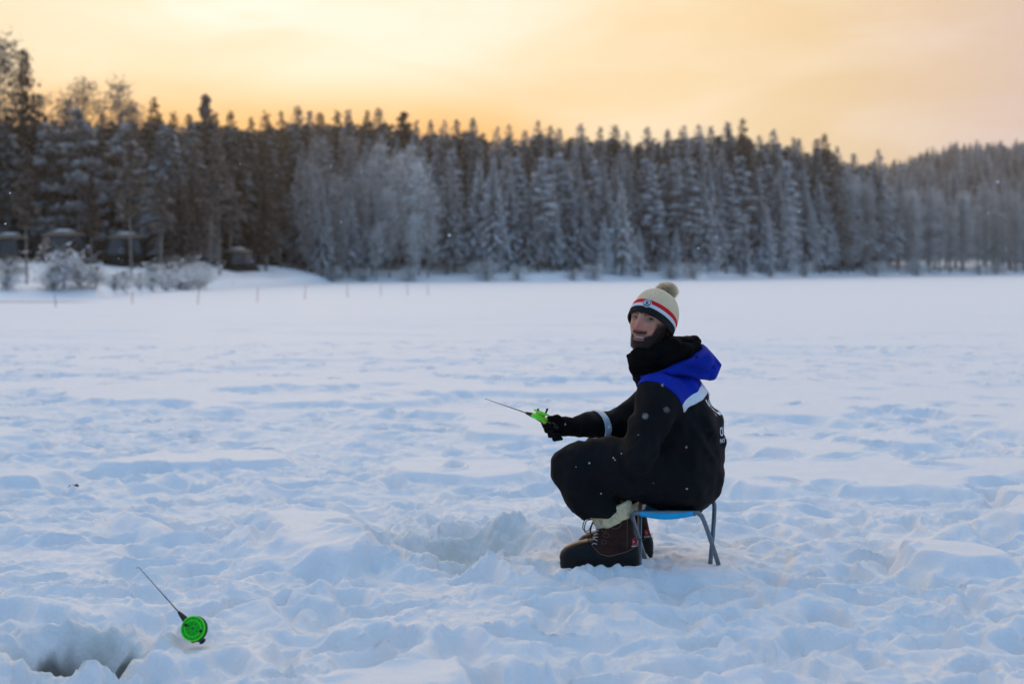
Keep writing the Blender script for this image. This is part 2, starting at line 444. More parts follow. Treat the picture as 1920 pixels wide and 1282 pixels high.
        u = (dx * math.cos(th) + dy * math.sin(th)) / rb; v = (-dx * math.sin(th) + dy * math.cos(th)) / ra
        d = np.sqrt(u * u + v * v) + .12 * perlin(Xn[sl] * 9, Yn[sl] * 9, 88)
        pit[sl] = np.maximum(pit[sl], dep * (1 - sst(.45, 1.1, d))); rimf[sl] = np.maximum(rimf[sl], .014 * np.exp(-((d - 1.25) / .22) ** 2))
    Z = Z - pit + rimf * (1 - np.clip(pit / .03, 0, 1))
    slush = np.zeros_like(Z); wet = np.zeros_like(Z)
    # the two fishing holes: heaped slush round a sunken hole
    for hx, hy, r, dep, rim, sq in ((-.20, 6.52, .31, .20, .045, 1.15), (-1.47, 4.85, .21, .25, .005, 1.3)):
        dx = (Xn - hx) / sq; dy = Yn - hy
        ang = np.arctan2(dy, dx)
        d = np.sqrt(dx * dx + dy * dy) / r
        d = d * (1 + .20 * perlin(2 * np.cos(ang) + 5 * hx, 2 * np.sin(ang), 90)) + .12 * perlin(wx * 4.0, wy * 4.0, 91) + .02 * perlin(wx * 15, wy * 15, 92)
        bowl = 1 - sst(.25, 1.0, d)
        chunks = .030 * (np.abs(perlin(wx * 5.5, wy * 5.5, 95)) * 1.7 - .3) + .008 * (np.abs(perlin(wx * 12, wy * 12, 96)) * 1.7 - .3) + .005 * (b5 - .3)
        ring = np.exp(-((d - 1.25) / .42) ** 2)
        Z = Z * (1 - .6 * bowl) - dep * bowl + ring * (rim + chunks * 1.5) + bowl * chunks * .7
        slush = np.maximum(slush, np.clip(1.1 - np.abs(d - .78) / .6, 0, 1) * (.3 + .6 * sst(-.3, .4, perlin(Xn * 3.2, Yn * 3.2, 99))))
        wl = (.25, .50) if hx < -1 else (.72, .98); wet = np.maximum(wet, .92 * sst(wl[0], wl[1], bowl + .14 * perlin(Xn * 14, Yn * 14, 98)))
    Z -= .07 * np.exp(-((Xn + 1.45) / .30) ** 2 - ((Yn - 4.42) / .20) ** 2)
    # packed place under the boots and the stool
    d = np.sqrt(((Xn - .58) / .62) ** 2 + ((Yn - 6.22) / .38) ** 2) + .1 * perlin(wx * 4, wy * 4, 97)
    fl = 1 - sst(.7, 1.15, d); Z = Z * (1 - fl) + fl * (.026 + .30 * np.clip(Z, -.08, .1) + .006 * f4 * (b4 - .3))
    # snow heaped in front of the boots and stool
    d = np.sqrt(((Xn - .55) / .75) ** 2 + ((Yn - 5.60) / .22) ** 2); Z += (1 - sst(.5, 1.25, d)) * (.0 + .018 * (b2 + b3 * .6)) 
    d = np.sqrt(((Xn - .40) / .27) ** 2 + ((Yn - 5.93) / .09) ** 2); Z += (1 - sst(.4, 1.2, d)) * (.010 + .016 * b3 + .010 * b4)
    d = np.sqrt((Xn + 1.075) ** 2 + (Yn - 4.90) ** 2); q = 1 - sst(.05, .13, d); Z = Z * (1 - q) + q * np.minimum(Z, -.012)
    Zf = np.zeros_like(X); Zf[:k] = Z * (1 - sst(55, 74, Yn))
    Zf += land(X, Y)
    far = ~near
    Zf[far] += .02 * perlin(X[far] * .5, Y[far] * .9, 77)
    Xd = X.copy(); Yd = Y.copy()
    ov = tr * np.interp(Yn, [3, 6.5, 8.5], [1, .9, 0])
    Xd[:k] += ov * (.008 * perlin(wx * 9, wy * 9, 81) + .02 * perlin(wx * 3, wy * 3, 82)); Yd[:k] += ov * (.008 * perlin(wx * 9, wy * 9, 83) - .12 * np.clip(lump, -.05, .07))
    V = np.stack([Xd, Yd, Zf], -1).reshape(-1, 3)
    nr = len(ys); i = np.arange(nr * nc).reshape(nr, nc); Q = np.stack([i[:-1, :-1], i[:-1, 1:], i[1:, 1:], i[1:, :-1]], -1).reshape(-1, 4)
    sa = np.zeros(nr * nc); sa[:k * nc] = slush.ravel(); wa = np.zeros(nr * nc); wa[:k * nc] = wet.ravel()
    # dark strip along the far left shore, in the same tone as the holes
    xx, yy = X.ravel(), Y.ravel(); aa = xx / yy
    e = np.exp(-((yy - 56.4) / 1.1) ** 2) * (1 - sst(A(90), A(210), aa)) * (yy > 40)
    wa = np.maximum(wa, .9 * e)
    me = mesh_arrays('snow_ground', V, Q, M['snow'], True, None, {'slush': ('POINT', sa), 'wet': ('POINT', wa)})
    o = obj('snow', me); tag(o, 'trampled snow over the frozen lake and its shore', None, None, 'structure')
    return Xd[:k], Yd[:k], Zf[:k], ys[:k]
GX, GY, GZ, GYS = make_ground()
def gz(x, y):
    "height of the snow near the camera"
    r = int(np.searchsorted(GYS, y)); r = slice(max(0, r - 90), r + 90)
    q = (GX[r] - x) ** 2 + (GY[r] - y) ** 2; j = np.unravel_index(np.argmin(q), q.shape); return float(GZ[r][j])
mb = MB(); mb.add([(-850, -850, -.42), (850, -850, -.42), (850, 850, -.42), (-850, 850, -.42)], [[0, 1, 2, 3]])
tag(mb.build('lake_ice', M['snow_plain'] if 'snow_plain' in M else M['ice'], None, False), 'lake ice under the snow', None, None, 'structure')
# ------------------------------------------------------------------ trees
def crown_mat(name, dark, frost, trans=0.35):
    m = bpy.data.materials.new(name); m.use_nodes = True; t = NT(m.node_tree); t.n.clear()
    at = t.node('ShaderNodeAttribute', attribute_name='frost'); oi = t.node('ShaderNodeObjectInfo')
    f = t.math('ADD', at.outputs['Fac'], t.math('MULTIPLY', t.math('SUBTRACT', oi.outputs['Random'], 0.5), 0.22), True)
    c = t.mix(f, dark, frost)
    d = t.node('ShaderNodeBsdfDiffuse'); tr = t.node('ShaderNodeBsdfTranslucent'); t.link(c, d.inputs[0]); t.link(c, tr.inputs[0])
    ms = t.node('ShaderNodeMixShader'); ms.inputs[0].default_value = trans; t.link(d.outputs[0], ms.inputs[1]); t.link(tr.outputs[0], ms.inputs[2])
    o = t.node('ShaderNodeOutputMaterial'); t.link(ms.outputs[0], o.inputs[0]); return m
M['spruce'] = crown_mat('spruce_needles', (0.028, 0.031, 0.028), (0.82, 0.84, 0.86))
M['birch'] = crown_mat('frosted_twigs', (0.14, 0.12, 0.10), (0.84, 0.84, 0.83), 0.3)
M['bark'] = mat('bark', (0.17, 0.14, 0.115), 0.9, 0.5, 3.0)
M['birch_bark'] = mat('birch_bark', (0.20, 0.185, 0.17), 0.85, 0.5, 2.0)

def diamonds(c, u, v):
    n = len(c); V = np.stack([c - u, c - v, c + u, c + v], 1).reshape(-1, 3); return V, np.arange(4 * n).reshape(-1, 4)
def rnd_unit(g, n):
    a = g.normal(size=(n, 3)); return a / np.linalg.norm(a, axis=1, keepdims=True)
def trunk_mesh(name, H, r, mt, g, limbs=()):
    mb = MB(); bx, by = g.normal(0, .012 * H, 2)
    mb.tube([(0, 0, -1.0), (0, 0, 0), (bx * .4, by * .4, H * .35), (bx, by, H * .7), (bx * .8, by * .8, H * .99)], [r * 1.3, r * 1.1, r * .8, r * .45, r * .08], 7)
    for L in limbs: mb.tube(L[0], L[1], 5, cap=False)
    me = bpy.data.meshes.new(name); me.from_pydata(mb.v, [], mb.f); me.materials.append(mt)
    me.polygons.foreach_set('use_smooth', [True] * len(mb.f)); return me
def spruce(H, Rb, frost, z0, seed, top=1.0):
    g = np.random.default_rng(seed); C = []; U = []; W = []; FR = []
    z = z0
    while z < H * .985:
        t = (z - z0) / (H - z0); L0 = Rb * (1 - t) ** .88 * (0.62 + .38 * min(1, t * 6)) + .03
        nb = int(g.integers(5, 9)) if L0 > .5 else 4; a0 = g.random() * 6.28
        for b in range(nb):
            a = a0 + 6.283 * b / nb + g.normal(0, .25); L = L0 * g.uniform(.6, 1.18); dr = g.uniform(.25, .6) * (1.25 - t)
            n = max(2, int(L / .26)); s = (np.arange(n) + g.uniform(.3, 1, n)) / n
            dirv = np.array([math.cos(a), math.sin(a), 0]); zz = z + g.normal(0, .1) + .15 * L * s - dr * L * s ** 1.7
            c = dirv[None] * (s * L)[:, None]; c[:, 2] = zz; c += g.normal(0, .06, c.shape)
            sl = np.stack([np.full(n, dirv[0]), np.full(n, dirv[1]), .15 - 1.7 * dr * s ** .7], 1)
            side = np.array([-dirv[1], dirv[0], 0]); tilt = g.normal(0, .35, n)
            wv = side[None] * np.cos(tilt)[:, None] + np.array([0, 0, 1])[None] * np.sin(tilt)[:, None]
            C.append(c); k_ = .42 + .58 * (1 - t) ** .7; U.append(sl * k_ * g.uniform(.20, .34, n)[:, None]); W.append(wv * k_ * (.10 + .20 * (1 - s * .6) * g.uniform(.7, 1.2, n))[:, None])
            FR.append(frost * (.55 + .75 * s) + g.normal(0, .13, n))
            # hanging twigs under the branch
            C.append(c - np.array([0, 0, .14])); U.append(k_ * np.stack([np.zeros(n), np.zeros(n), np.full(n, -.22)], 1) + .2 * k_ * wv); W.append(sl * .16 * k_)
            FR.append(frost * (.35 + .5 * s) + g.normal(0, .1, n))
        z += g.uniform(.24, .42) * (1.15 - .4 * t)
    C = np.concatenate(C); U = np.concatenate(U); W = np.concatenate(W); V, F = diamonds(C, U, W)
    return V, F, np.clip(np.concatenate(FR), 0, 1)
def pine(H, Rb, frost, z0, seed):
    g = np.random.default_rng(seed); C = []; U = []; W = []; FR = []; limbs = []
    nl = int(26 * (H - z0) / H) + 12
    for i in range(nl):
        t = (i + g.random()) / nl; z = z0 + (H - z0) * t; L = Rb * (1.04 - t) ** .8 * g.uniform(.5, 1.1) * (.6 + .4 * min(1, t * 5)); a = g.random() * 6.28 + i * 2.4
        e = np.array([math.cos(a) * L, math.sin(a) * L, z + L * g.uniform(-.15, .35)]); b = np.array([0, 0, z]); limbs.append(([b, (b + e) / 2 + [0, 0, -.1], e], [.06, .045, .02]))
        for s in np.linspace(.35, 1.05, 4):
            n = 30; q = b + (e - b) * s; r = (.34 + .30 * s) * g.uniform(.7, 1.3) * (1.1 - .6 * t)
            d = rnd_unit(g, n); c = q + d * r * g.random(n)[:, None] ** .4 * np.array([1.25, 1.25, .62]); u = rnd_unit(g, n) + d * .8
            C.append(c); U.append(u * g.uniform(.12, .22, n)[:, None]); W.append(np.cross(u, rnd_unit(g, n)) * .11)
            FR.append(frost * (.7 + .5 * d[:, 2] + .25 * s) + g.normal(0, .13, n))
    V, F = diamonds(np.concatenate(C), np.concatenate(U), np.concatenate(W)); return V, F, np.clip(np.concatenate(FR), 0, 1), limbs
def birch(H, Rb, frost, z0, seed, dense=1.0, up=1.0):
    g = np.random.default_rng(seed); C = []; U = []; W = []; FR = []; limbs = []
    nl = int(34 * dense) + 8
    for i in range(nl):
        t = (i + g.random()) / nl; z = z0 + (H * .94 - z0) * t; a = i * 2.4 + g.normal(0, .4)
        L = Rb * g.uniform(.7, 1.15) * (math.sin(math.pi * min(1, .16 + .84 * t)) ** .65 * .9 + .12)
        rise = up * g.uniform(.6, 1.3)
        b = np.array([0, 0, z]); d = np.array([math.cos(a), math.sin(a), 0]); m = b + d * L * .55 + [0, 0, L * .5 * rise]; e = b + d * L + [0, 0, L * .62 * rise]
        limbs.append(([b, m, e], [.05, .03, .012]))
        n = int(70 * dense * (.5 + L / Rb)); s = g.random(n) ** .6
        q = np.where((s < .55)[:, None], b + (m - b) * (s / .55)[:, None], m + (e - m) * ((s - .55) / .45)[:, None])
        off = g.normal(0, 1, (n, 3)) * (.16 + .42 * s)[:, None] * [1, 1, .8]; off[:, 2] -= .22 * s
        dn = np.stack([d[0] + g.normal(0, .6, n), d[1] + g.normal(0, .6, n), g.normal(-.15, .75, n)], 1); dn /= np.linalg.norm(dn, axis=1, keepdims=True)
        C.append(q + off); U.append(dn * g.uniform(.18, .36, n)[:, None]); W.append(np.cross(dn, rnd_unit(g, n)) * g.uniform(.035, .075, n)[:, None])
        FR.append(frost * (.75 + .35 * s) + g.normal(0, .15, n))
    V, F = diamonds(np.concatenate(C), np.concatenate(U), np.concatenate(W)); return V, F, np.clip(np.concatenate(FR), 0, 1), limbs

KIND = {}
def kind(key, name, H, variants, r, crown_m, bark_m, gen):
    out = []
    for i in range(variants):
        res = gen(1000 + 37 * len(KIND) + i); g = np.random.default_rng(i + 5)
        zq = np.quantile(res[0][:, 2], .997); res[0][:, 2] *= np.where(res[0][:, 2] > 0, H / zq, 1)
        cm = mesh_arrays(name + '_crown', res[0], res[1], crown_m, False, None, {'frost': ('FACE', res[2])})
        out.append((cm, trunk_mesh(name + '_trunk', H, r, bark_m, g, res[3] if len(res) > 3 else ())))
    KIND[key] = (name, H, out)
kind('spruce', 'spruce_tree', 16, 4, .17, M['spruce'], M['bark'], lambda s: spruce(16, 2.7, .68, 2.2, s))
kind('thin_spruce', 'spruce_tree', 16, 3, .15, M['spruce'], M['bark'], lambda s: spruce(16, 2.15, .55, 3.2, s))
M['glow_tinted_spruce'] = crown_mat('glow_tinted_needles', (0.075, 0.052, 0.034), (0.70, 0.68, 0.66), .45)  # warm backlight from the low sky put into the needle colour as brown
kind('dark_spruce', 'spruce_tree', 16, 3, .17, M['glow_tinted_spruce'], M['bark'], lambda s: spruce(16, 2.4, .13, 2.8, s))
kind('frost_spruce', 'spruce_tree', 9, 3, .12, M['spruce'], M['bark'], lambda s: spruce(9, 1.9, .78, .7, s))
kind('pine', 'pine_tree', 15, 3, .16, M['spruce'], M['bark'], lambda s: pine(15, 2.3, .60, 5.0, s))
kind('dark_pine', 'pine_tree', 15, 2, .16, M['glow_tinted_spruce'], M['bark'], lambda s: pine(15, 2.1, .12, 6.5, s))
kind('broad_pine', 'pine_tree', 12, 3, .17, M['glow_tinted_spruce'], M['bark'], lambda s: pine(12, 2.9, .54, 1.8, s))
kind('birch', 'birch_tree', 12, 4, .12, M['birch'], M['birch_bark'], lambda s: birch(12, 1.75, .70, 1.6, s, .62, 1.7))
kind('white_spruce', 'spruce_tree', 9, 1, .12, M['birch'], M['bark'], lambda s: spruce(9, 1.9, 1.0, .7, s))
kind('grey_birch', 'birch_tree', 12, 3, .12, M['birch'], M['birch_bark'], lambda s: birch(12, 1.6, .34, 1.5, s, .7, 1.6))
kind('tall_birch', 'birch_tree', 14, 3, .11, M['birch'], M['birch_bark'], lambda s: birch(14, 1.3, .55, 1.5, s, .9, 1.9))
kind('bare_birch', 'birch_tree', 17, 3, .13, M['birch'], M['birch_bark'], lambda s: birch(17, 2.1, .12, 4.0, s, .80, 1.8))
kind('bush', 'willow_bush', 2.2, 3, .03, M['birch'], M['bark'], lambda s: birch(2.2, .75, .80, .02, s, .38, 2.6))
NT_COUNT = [0]
def tree(key, px, Y, H=None, ytop=None, label='', group=None, wid=1.0, ybase=None):
    if ybase is not None:   # stands where the bank is seen at that height
        ys_ = np.linspace(50, 150, 400); yb_ = HOR + (CAM_H - land(A(px) * ys_, ys_)) / ys_ * FPX; j = np.argmax(yb_ <= ybase) if (yb_ <= ybase).any() else len(ys_) - 1; Y = float(ys_[j])
    name, H0, var = KIND[key]; p = at_px(px, Y)
    if ytop is not None: H = CAM_H + (HOR - ytop) / FPX * Y - p.z
    cm, tm = var[NT_COUNT[0] % len(var)]; NT_COUNT[0] += 1
    s = H / H0; e = empty(name, p, label, 'bush' if key == 'bush' else 'tree', group)
    e.scale = (s * wid, s * wid, s); e.rotation_euler = (random.gauss(0, .015), random.gauss(0, .015), random.random() * 6.28)
    a = obj('foliage' if key == 'bush' else 'crown', cm, e); b = obj('stem' if key == 'bush' else 'trunk', tm, e)
    return e
def shY(px): return float(shore(A(px)))

# skyline trees, each one rising to its own height against the sky
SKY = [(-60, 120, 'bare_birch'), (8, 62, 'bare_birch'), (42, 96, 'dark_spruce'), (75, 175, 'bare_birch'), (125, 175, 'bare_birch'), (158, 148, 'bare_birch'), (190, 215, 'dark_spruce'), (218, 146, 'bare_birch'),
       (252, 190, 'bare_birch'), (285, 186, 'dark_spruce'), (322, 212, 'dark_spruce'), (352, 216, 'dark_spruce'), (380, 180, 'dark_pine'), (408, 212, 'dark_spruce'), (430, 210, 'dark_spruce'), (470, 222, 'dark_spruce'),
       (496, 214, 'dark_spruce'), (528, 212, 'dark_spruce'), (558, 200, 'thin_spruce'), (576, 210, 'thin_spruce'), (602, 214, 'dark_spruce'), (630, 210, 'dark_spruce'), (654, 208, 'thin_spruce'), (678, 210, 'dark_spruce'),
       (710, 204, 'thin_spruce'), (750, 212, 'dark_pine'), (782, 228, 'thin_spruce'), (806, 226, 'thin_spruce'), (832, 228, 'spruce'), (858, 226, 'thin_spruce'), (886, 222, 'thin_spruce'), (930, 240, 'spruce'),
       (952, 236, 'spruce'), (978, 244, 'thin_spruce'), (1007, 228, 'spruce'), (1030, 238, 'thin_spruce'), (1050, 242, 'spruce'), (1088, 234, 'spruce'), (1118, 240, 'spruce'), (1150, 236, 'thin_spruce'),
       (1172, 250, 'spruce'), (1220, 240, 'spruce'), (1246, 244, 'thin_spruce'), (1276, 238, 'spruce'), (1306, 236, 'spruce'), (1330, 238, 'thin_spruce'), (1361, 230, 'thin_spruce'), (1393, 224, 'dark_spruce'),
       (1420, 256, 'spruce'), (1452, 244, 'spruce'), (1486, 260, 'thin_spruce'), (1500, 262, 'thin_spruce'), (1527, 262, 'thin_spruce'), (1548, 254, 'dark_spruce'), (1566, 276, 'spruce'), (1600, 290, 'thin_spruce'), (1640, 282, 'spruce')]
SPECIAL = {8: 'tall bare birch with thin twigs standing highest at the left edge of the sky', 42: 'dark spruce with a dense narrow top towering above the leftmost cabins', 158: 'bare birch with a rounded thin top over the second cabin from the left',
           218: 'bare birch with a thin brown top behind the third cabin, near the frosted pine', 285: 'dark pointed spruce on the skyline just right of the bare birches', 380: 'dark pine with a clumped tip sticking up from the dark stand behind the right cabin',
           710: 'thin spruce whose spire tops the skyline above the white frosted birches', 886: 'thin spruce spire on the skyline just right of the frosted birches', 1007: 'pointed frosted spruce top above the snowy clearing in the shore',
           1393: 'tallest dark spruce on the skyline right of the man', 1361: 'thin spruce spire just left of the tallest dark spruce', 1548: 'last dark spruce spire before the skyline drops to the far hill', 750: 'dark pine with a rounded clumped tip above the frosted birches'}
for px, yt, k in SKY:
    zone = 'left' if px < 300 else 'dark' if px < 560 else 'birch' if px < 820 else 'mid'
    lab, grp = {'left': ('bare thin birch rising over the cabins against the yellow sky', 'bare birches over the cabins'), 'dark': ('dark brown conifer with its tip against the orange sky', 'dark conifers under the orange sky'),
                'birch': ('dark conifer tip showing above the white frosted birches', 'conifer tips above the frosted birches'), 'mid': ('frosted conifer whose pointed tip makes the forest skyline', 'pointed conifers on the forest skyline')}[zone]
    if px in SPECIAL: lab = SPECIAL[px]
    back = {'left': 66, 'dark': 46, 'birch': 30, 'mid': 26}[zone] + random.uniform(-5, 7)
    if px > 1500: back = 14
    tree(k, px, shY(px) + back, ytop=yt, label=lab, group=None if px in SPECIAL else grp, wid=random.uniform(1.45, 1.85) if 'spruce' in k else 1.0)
# body of the wood
px = -60
while px < 1990:
    for row in range(3 if px < 1600 else 2):
        q = px + random.uniform(-14, 14); sky = float(np.interp(q, [s[0] for s in SKY] + [1700, 1900], [s[1] + 30 for s in SKY] + [330, 330]))
        if q < 300:
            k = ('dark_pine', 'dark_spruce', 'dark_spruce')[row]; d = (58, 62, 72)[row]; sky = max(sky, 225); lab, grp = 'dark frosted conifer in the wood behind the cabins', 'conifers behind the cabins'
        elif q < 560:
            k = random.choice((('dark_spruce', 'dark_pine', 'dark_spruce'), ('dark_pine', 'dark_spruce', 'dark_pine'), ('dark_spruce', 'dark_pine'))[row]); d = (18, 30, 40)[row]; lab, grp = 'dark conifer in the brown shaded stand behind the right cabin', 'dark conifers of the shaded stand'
        elif q < 830:
            k = ('spruce', 'thin_spruce', 'dark_spruce')[row]; d = (14, 20, 26)[row]; lab, grp = 'conifer in the wood behind the white frosted birches', 'conifers behind the frosted birches'
        elif q < 1560:
            k = random.choice((('spruce', 'pine', 'spruce'), ('spruce', 'thin_spruce', 'pine'), ('dark_spruce', 'spruce'))[row]); d = (9, 15, 21)[row]; lab, grp = 'grey frosted conifer standing in the spruce wood along the lake', 'frosted conifers along the lake'
        else:
            k = ('tall_birch', 'spruce')[row % 2]; d = (10, 26)[row % 2]; lab, grp = (('tall thin frosted birch in the grove under the hill', 'tall frosted birches under the hill'), ('frosted spruce behind the birch grove under the hill', 'spruces behind the birch grove'))[row % 2]
        yt = sky + (58, 34, 14)[row] * random.uniform(.5, 1.4) if q < 1560 else (float(np.interp(q, [1560, 1600, 1700, 1920], [335, 345, 362, 372])) + random.uniform(-14, 25) if row == 0 else 330 + random.uniform(-20, 20))
        if q > 1580 and row == 1: yt = float(np.interp(q, [1560, 1650, 1920], [300, 318, 335])) + random.uniform(-12, 20)
        if 400 < q < 495 and row < 2: d += 12
        tree(k, q, shY(q) + d + random.uniform(-3, 3), ytop=yt, label=lab, group=grp, wid=random.uniform(1.05, 1.5) if 'spruce' in k else random.uniform(.85, 1.2))
    px += 27 if px < 1560 else 17
# frosted birches of the point, in front
for px, yt, d in ((578, 300, 8), (604, 252, 11), (632, 330, 3), (652, 250, 10), (676, 310, 6), (700, 300, 9), (716, 262, 10), (730, 350, 3), (745, 285, 9), (768, 270, 7), (785, 300, 4), (803, 350, 3), (705, 420, 1.5), (640, 400, 2), (776, 400, 1.5)):
    sp = {785: 'white frosted birch with a round crown at the right end of the birch point', 705: 'small low frosted birch at the foot of the white birches'}
    tree('grey_birch' if px < 690 else 'birch', px, shY(px) + d, ytop=yt, label=sp.get(px, 'white hoar frosted birch with a rounded crown on the lake point'), group=None if px in sp else 'white frosted birches on the point', wid=random.uniform(.72, 1.0))
# broad frosted pines round the cabins
for px, yt, Y, lab in ((-40, 250, 116, 'broad frosted pine at the left edge behind the leftmost cabin'), (20, 255, 117, 'broad drooping frosted pine right of the left edge, above the leftmost cabin'), (88, 235, 117, 'broad frosted pine whose boughs hang over the second cabin'), (145, 208, 116, 'big pale frosted pine with layered boughs between the second and third cabins'),
                       (178, 300, 116, 'lower frosted pine bough mass left of the third cabin'), (262, 280, 117, 'frosted pine with drooping boughs over the third cabin'), (232, 235, 119, 'dark frosted pine behind the third cabin')):
    tree('broad_pine', px, Y, ytop=yt, label=lab, wid=1.05)
for px, yt in ((604, 320), (655, 335), (697, 345)):
    tree('spruce', px, shY(px) + 4, ytop=yt, label={604: 'grey spruce among the left frosted birches', 655: 'grey spruce in the middle of the frosted birches', 697: 'grey spruce just left of the palest frosted birches'}[px])
for px, yt in ((300, 330), (430, 330), (560, 300)):
    tree('dark_pine' if px < 500 else 'spruce', px, shY(px) + 16, ytop=yt, label={300: 'slim pine right of the third cabin', 430: 'slim pine standing behind the right cabin', 560: 'frosted spruce at the left end of the white birches', 520: 'frosted spruce right of the right cabin', 545: 'small low spruce right of the right cabin'}[px], wid=1.2)
# small white spruces on the shore
for px, yt, d, lab in ((1165, 342, 4, 'white frosted spruce with a pointed top before the wood, left of the hat'), (1132, 405, 5, 'small frosted spruce hard left of the white pointed one'), (1198, 430, 3, 'small frosted spruce hard right of the white pointed one'), (1266, 428, 4, 'low white spruce on the shore just right of the hat'),
                       (1325, 350, 6, 'pale frosted spruce second right of the hat'), (1435, 380, 4, 'low pale frosted spruce under the tallest dark spruce'), (1475, 350, 7, 'broad pale spruce right of the tallest dark spruce'), (955, 330, 8, 'pale frosted spruce left of the snowy clearing'), (905, 300, 9, 'frosted spruce at the right flank of the white birches'), (1070, 350, 10, 'frosted spruce with open lower trunk above the snowy clearing'), (1395, 400, 3, 'small low frosted spruce in front of the wood, third right of the hat')):
    tree('white_spruce' if px in (1165, 1198, 1132) else 'frost_spruce', px, shY(px) + d, ytop=yt, label=lab, wid=.95)
for px, yt in ((1575, 330), (1625, 350), (1850, 345), (1905, 360), (1590, 400), (1700, 385), (1780, 390), (1880, 400)):
    tree('grey_birch', px, shY(px) + 5, ytop=yt, label='pale frosted birch at the shore under the wooded hill', group='frosted birches under the hill', wid=.8)
# frosted bushes along the left shore
BUSH = [(20, 470, 62, 530), (120, 455, 70, 545), (100, 485, 72, 545), (150, 470, 74, 540), (232, 500, 84, 545), (215, 505, 84, 546), (262, 495, 86, 545), (285, 490, 90, 545), (312, 478, 93, 545), (338, 482, 97, 543), (352, 470, 99, 543), (375, 488, 100, 540), (326, 455, 116, 500), (300, 470, 112, 500), (12, 490, 66, 545), (180, 480, 82, 540)]
for px, yt, Y, yb in BUSH:
    sp = {120: 'tall frosted bush with dark stems in front of the second cabin', 20: 'leafless bush at the left edge below the leftmost cabin', 326: 'white snow laden bush on the rise between the third and right cabins', 375: 'last frosted bush of the row, below the right cabin'}
    tree('bush', px, Y, ytop=yt + (6 if px == 120 else random.uniform(8, 24)), ybase=yb, label=sp.get(px, 'low frosted leafless bush on the snowy bank below the cabins'), group=None if px in sp else 'frosted bushes on the bank', wid=.95 if px == 120 else random.uniform(1.2, 2.0))
for i in range(15):
    px = 600 + i * 92 + random.uniform(-40, 40)
    tree('bush', px, shY(px) + 1.5, ytop=shelf if False else 512 - random.uniform(8, 26), label='low frosted bush at the foot of the wood on the lake edge', group='bushes on the far lake edge', wid=1.3)
# slim trunks standing free in front of the cabins
for px, yt, lean, lab in ((50, 280, 0.06, 'slim leaning trunked pine between the leftmost and second cabins'), (247, 250, 0.0, 'slim pine whose bare trunk crosses the third cabin'), (392, 250, 0.0, 'slim pine with a bare trunk left of the right cabin'), (412, 262, 0.0, 'slim bare trunked pine touching the left side of the right cabin'), (170, 330, 0.0, 'thin pine trunk just right of the second cabin')):
    e = tree('dark_pine', px, shY(px) + 9, ytop=yt, label=lab, wid=.8); e.rotation_euler.y += lean

# far wood: the dark filling between the trees and the wooded hill, each a mass of spruces
def wood(name, pts, label, frost, light=False):
    Vs, Fs, As = [], [], []; n0 = 0; src = []
    for s in range(4):
        g = np.random.default_rng(300 + s); C = []; U = []; W = []; FR = []
        H = 1.0; z = .12
        while z < .98:
            t = (z - .12) / .88; L = .15 * (1 - t) ** .8 + .008; nb = 7
            a = g.random() * 6.28 + np.arange(nb) * 6.283 / nb
            for rr in (.5, .95):
                c = np.stack([np.cos(a) * L * rr, np.sin(a) * L * rr, z - .25 * L * rr + g.normal(0, .008, nb)], 1); C.append(c)
                d = np.stack([np.cos(a), np.sin(a), np.full(nb, -.5)], 1); U.append(d * (.5 * L + .005)); W.append(np.stack([-np.sin(a), np.cos(a), g.normal(0, .4, nb)], 1) * (.30 * L + .008))
                FR.append(frost * (.6 + .5 * rr) + g.normal(0, .12, nb))
            z += .042
        V, F = diamonds(np.concatenate(C), np.concatenate(U), np.concatenate(W)); src.append((V, F, np.repeat(1, 0) if False else np.concatenate(FR)))
    for x, y, z, h in pts:
        V, F, a = src[random.randrange(4)]; an = random.random() * 6.28; c, s = math.cos(an), math.sin(an)
        Q = V * h; Q = np.stack([Q[:, 0] * c - Q[:, 1] * s, Q[:, 0] * s + Q[:, 1] * c, Q[:, 2]], 1) + [x, y, z]
        Vs.append(Q); Fs.append(F + n0); As.append(a + random.gauss(0, .12)); n0 += len(V)
    me = mesh_arrays(name, np.concatenate(Vs), np.concatenate(Fs), M['spruce'], False, None, {'frost': ('FACE', np.clip(np.concatenate(As), 0, 1))})
    tag(obj(name, me), label, 'forest', None, 'stuff')
pts = []
for i in range(1300):
    px = random.uniform(-150, 1640); Y = shY(px) + random.uniform(26, 95) * (1 if px > 300 else 1.15) + (25 if px < 300 else 0)
    sky = float(np.interp(px, [s[0] for s in SKY], [s[1] for s in SKY])); sky = max(sky, 205) + random.uniform(10, 44); p = at_px(px, Y)
    pts.append((p.x, p.y, p.z - .3, CAM_H + (HOR - sky) / FPX * Y - p.z))
wood('dense_wood', pts, 'dark inner wood seen between the nearer trees', .12)
pts = []
for i in range(5200):
    px = random.uniform(1330, 2700); Y = random.uniform(350, 700); p = at_px(px, Y)
    pts.append((p.x, p.y, p.z - .3, random.uniform(8, 15)))
wood('hill_wood', pts, 'grey frosted spruce wood covering the far hill on the right', .42)
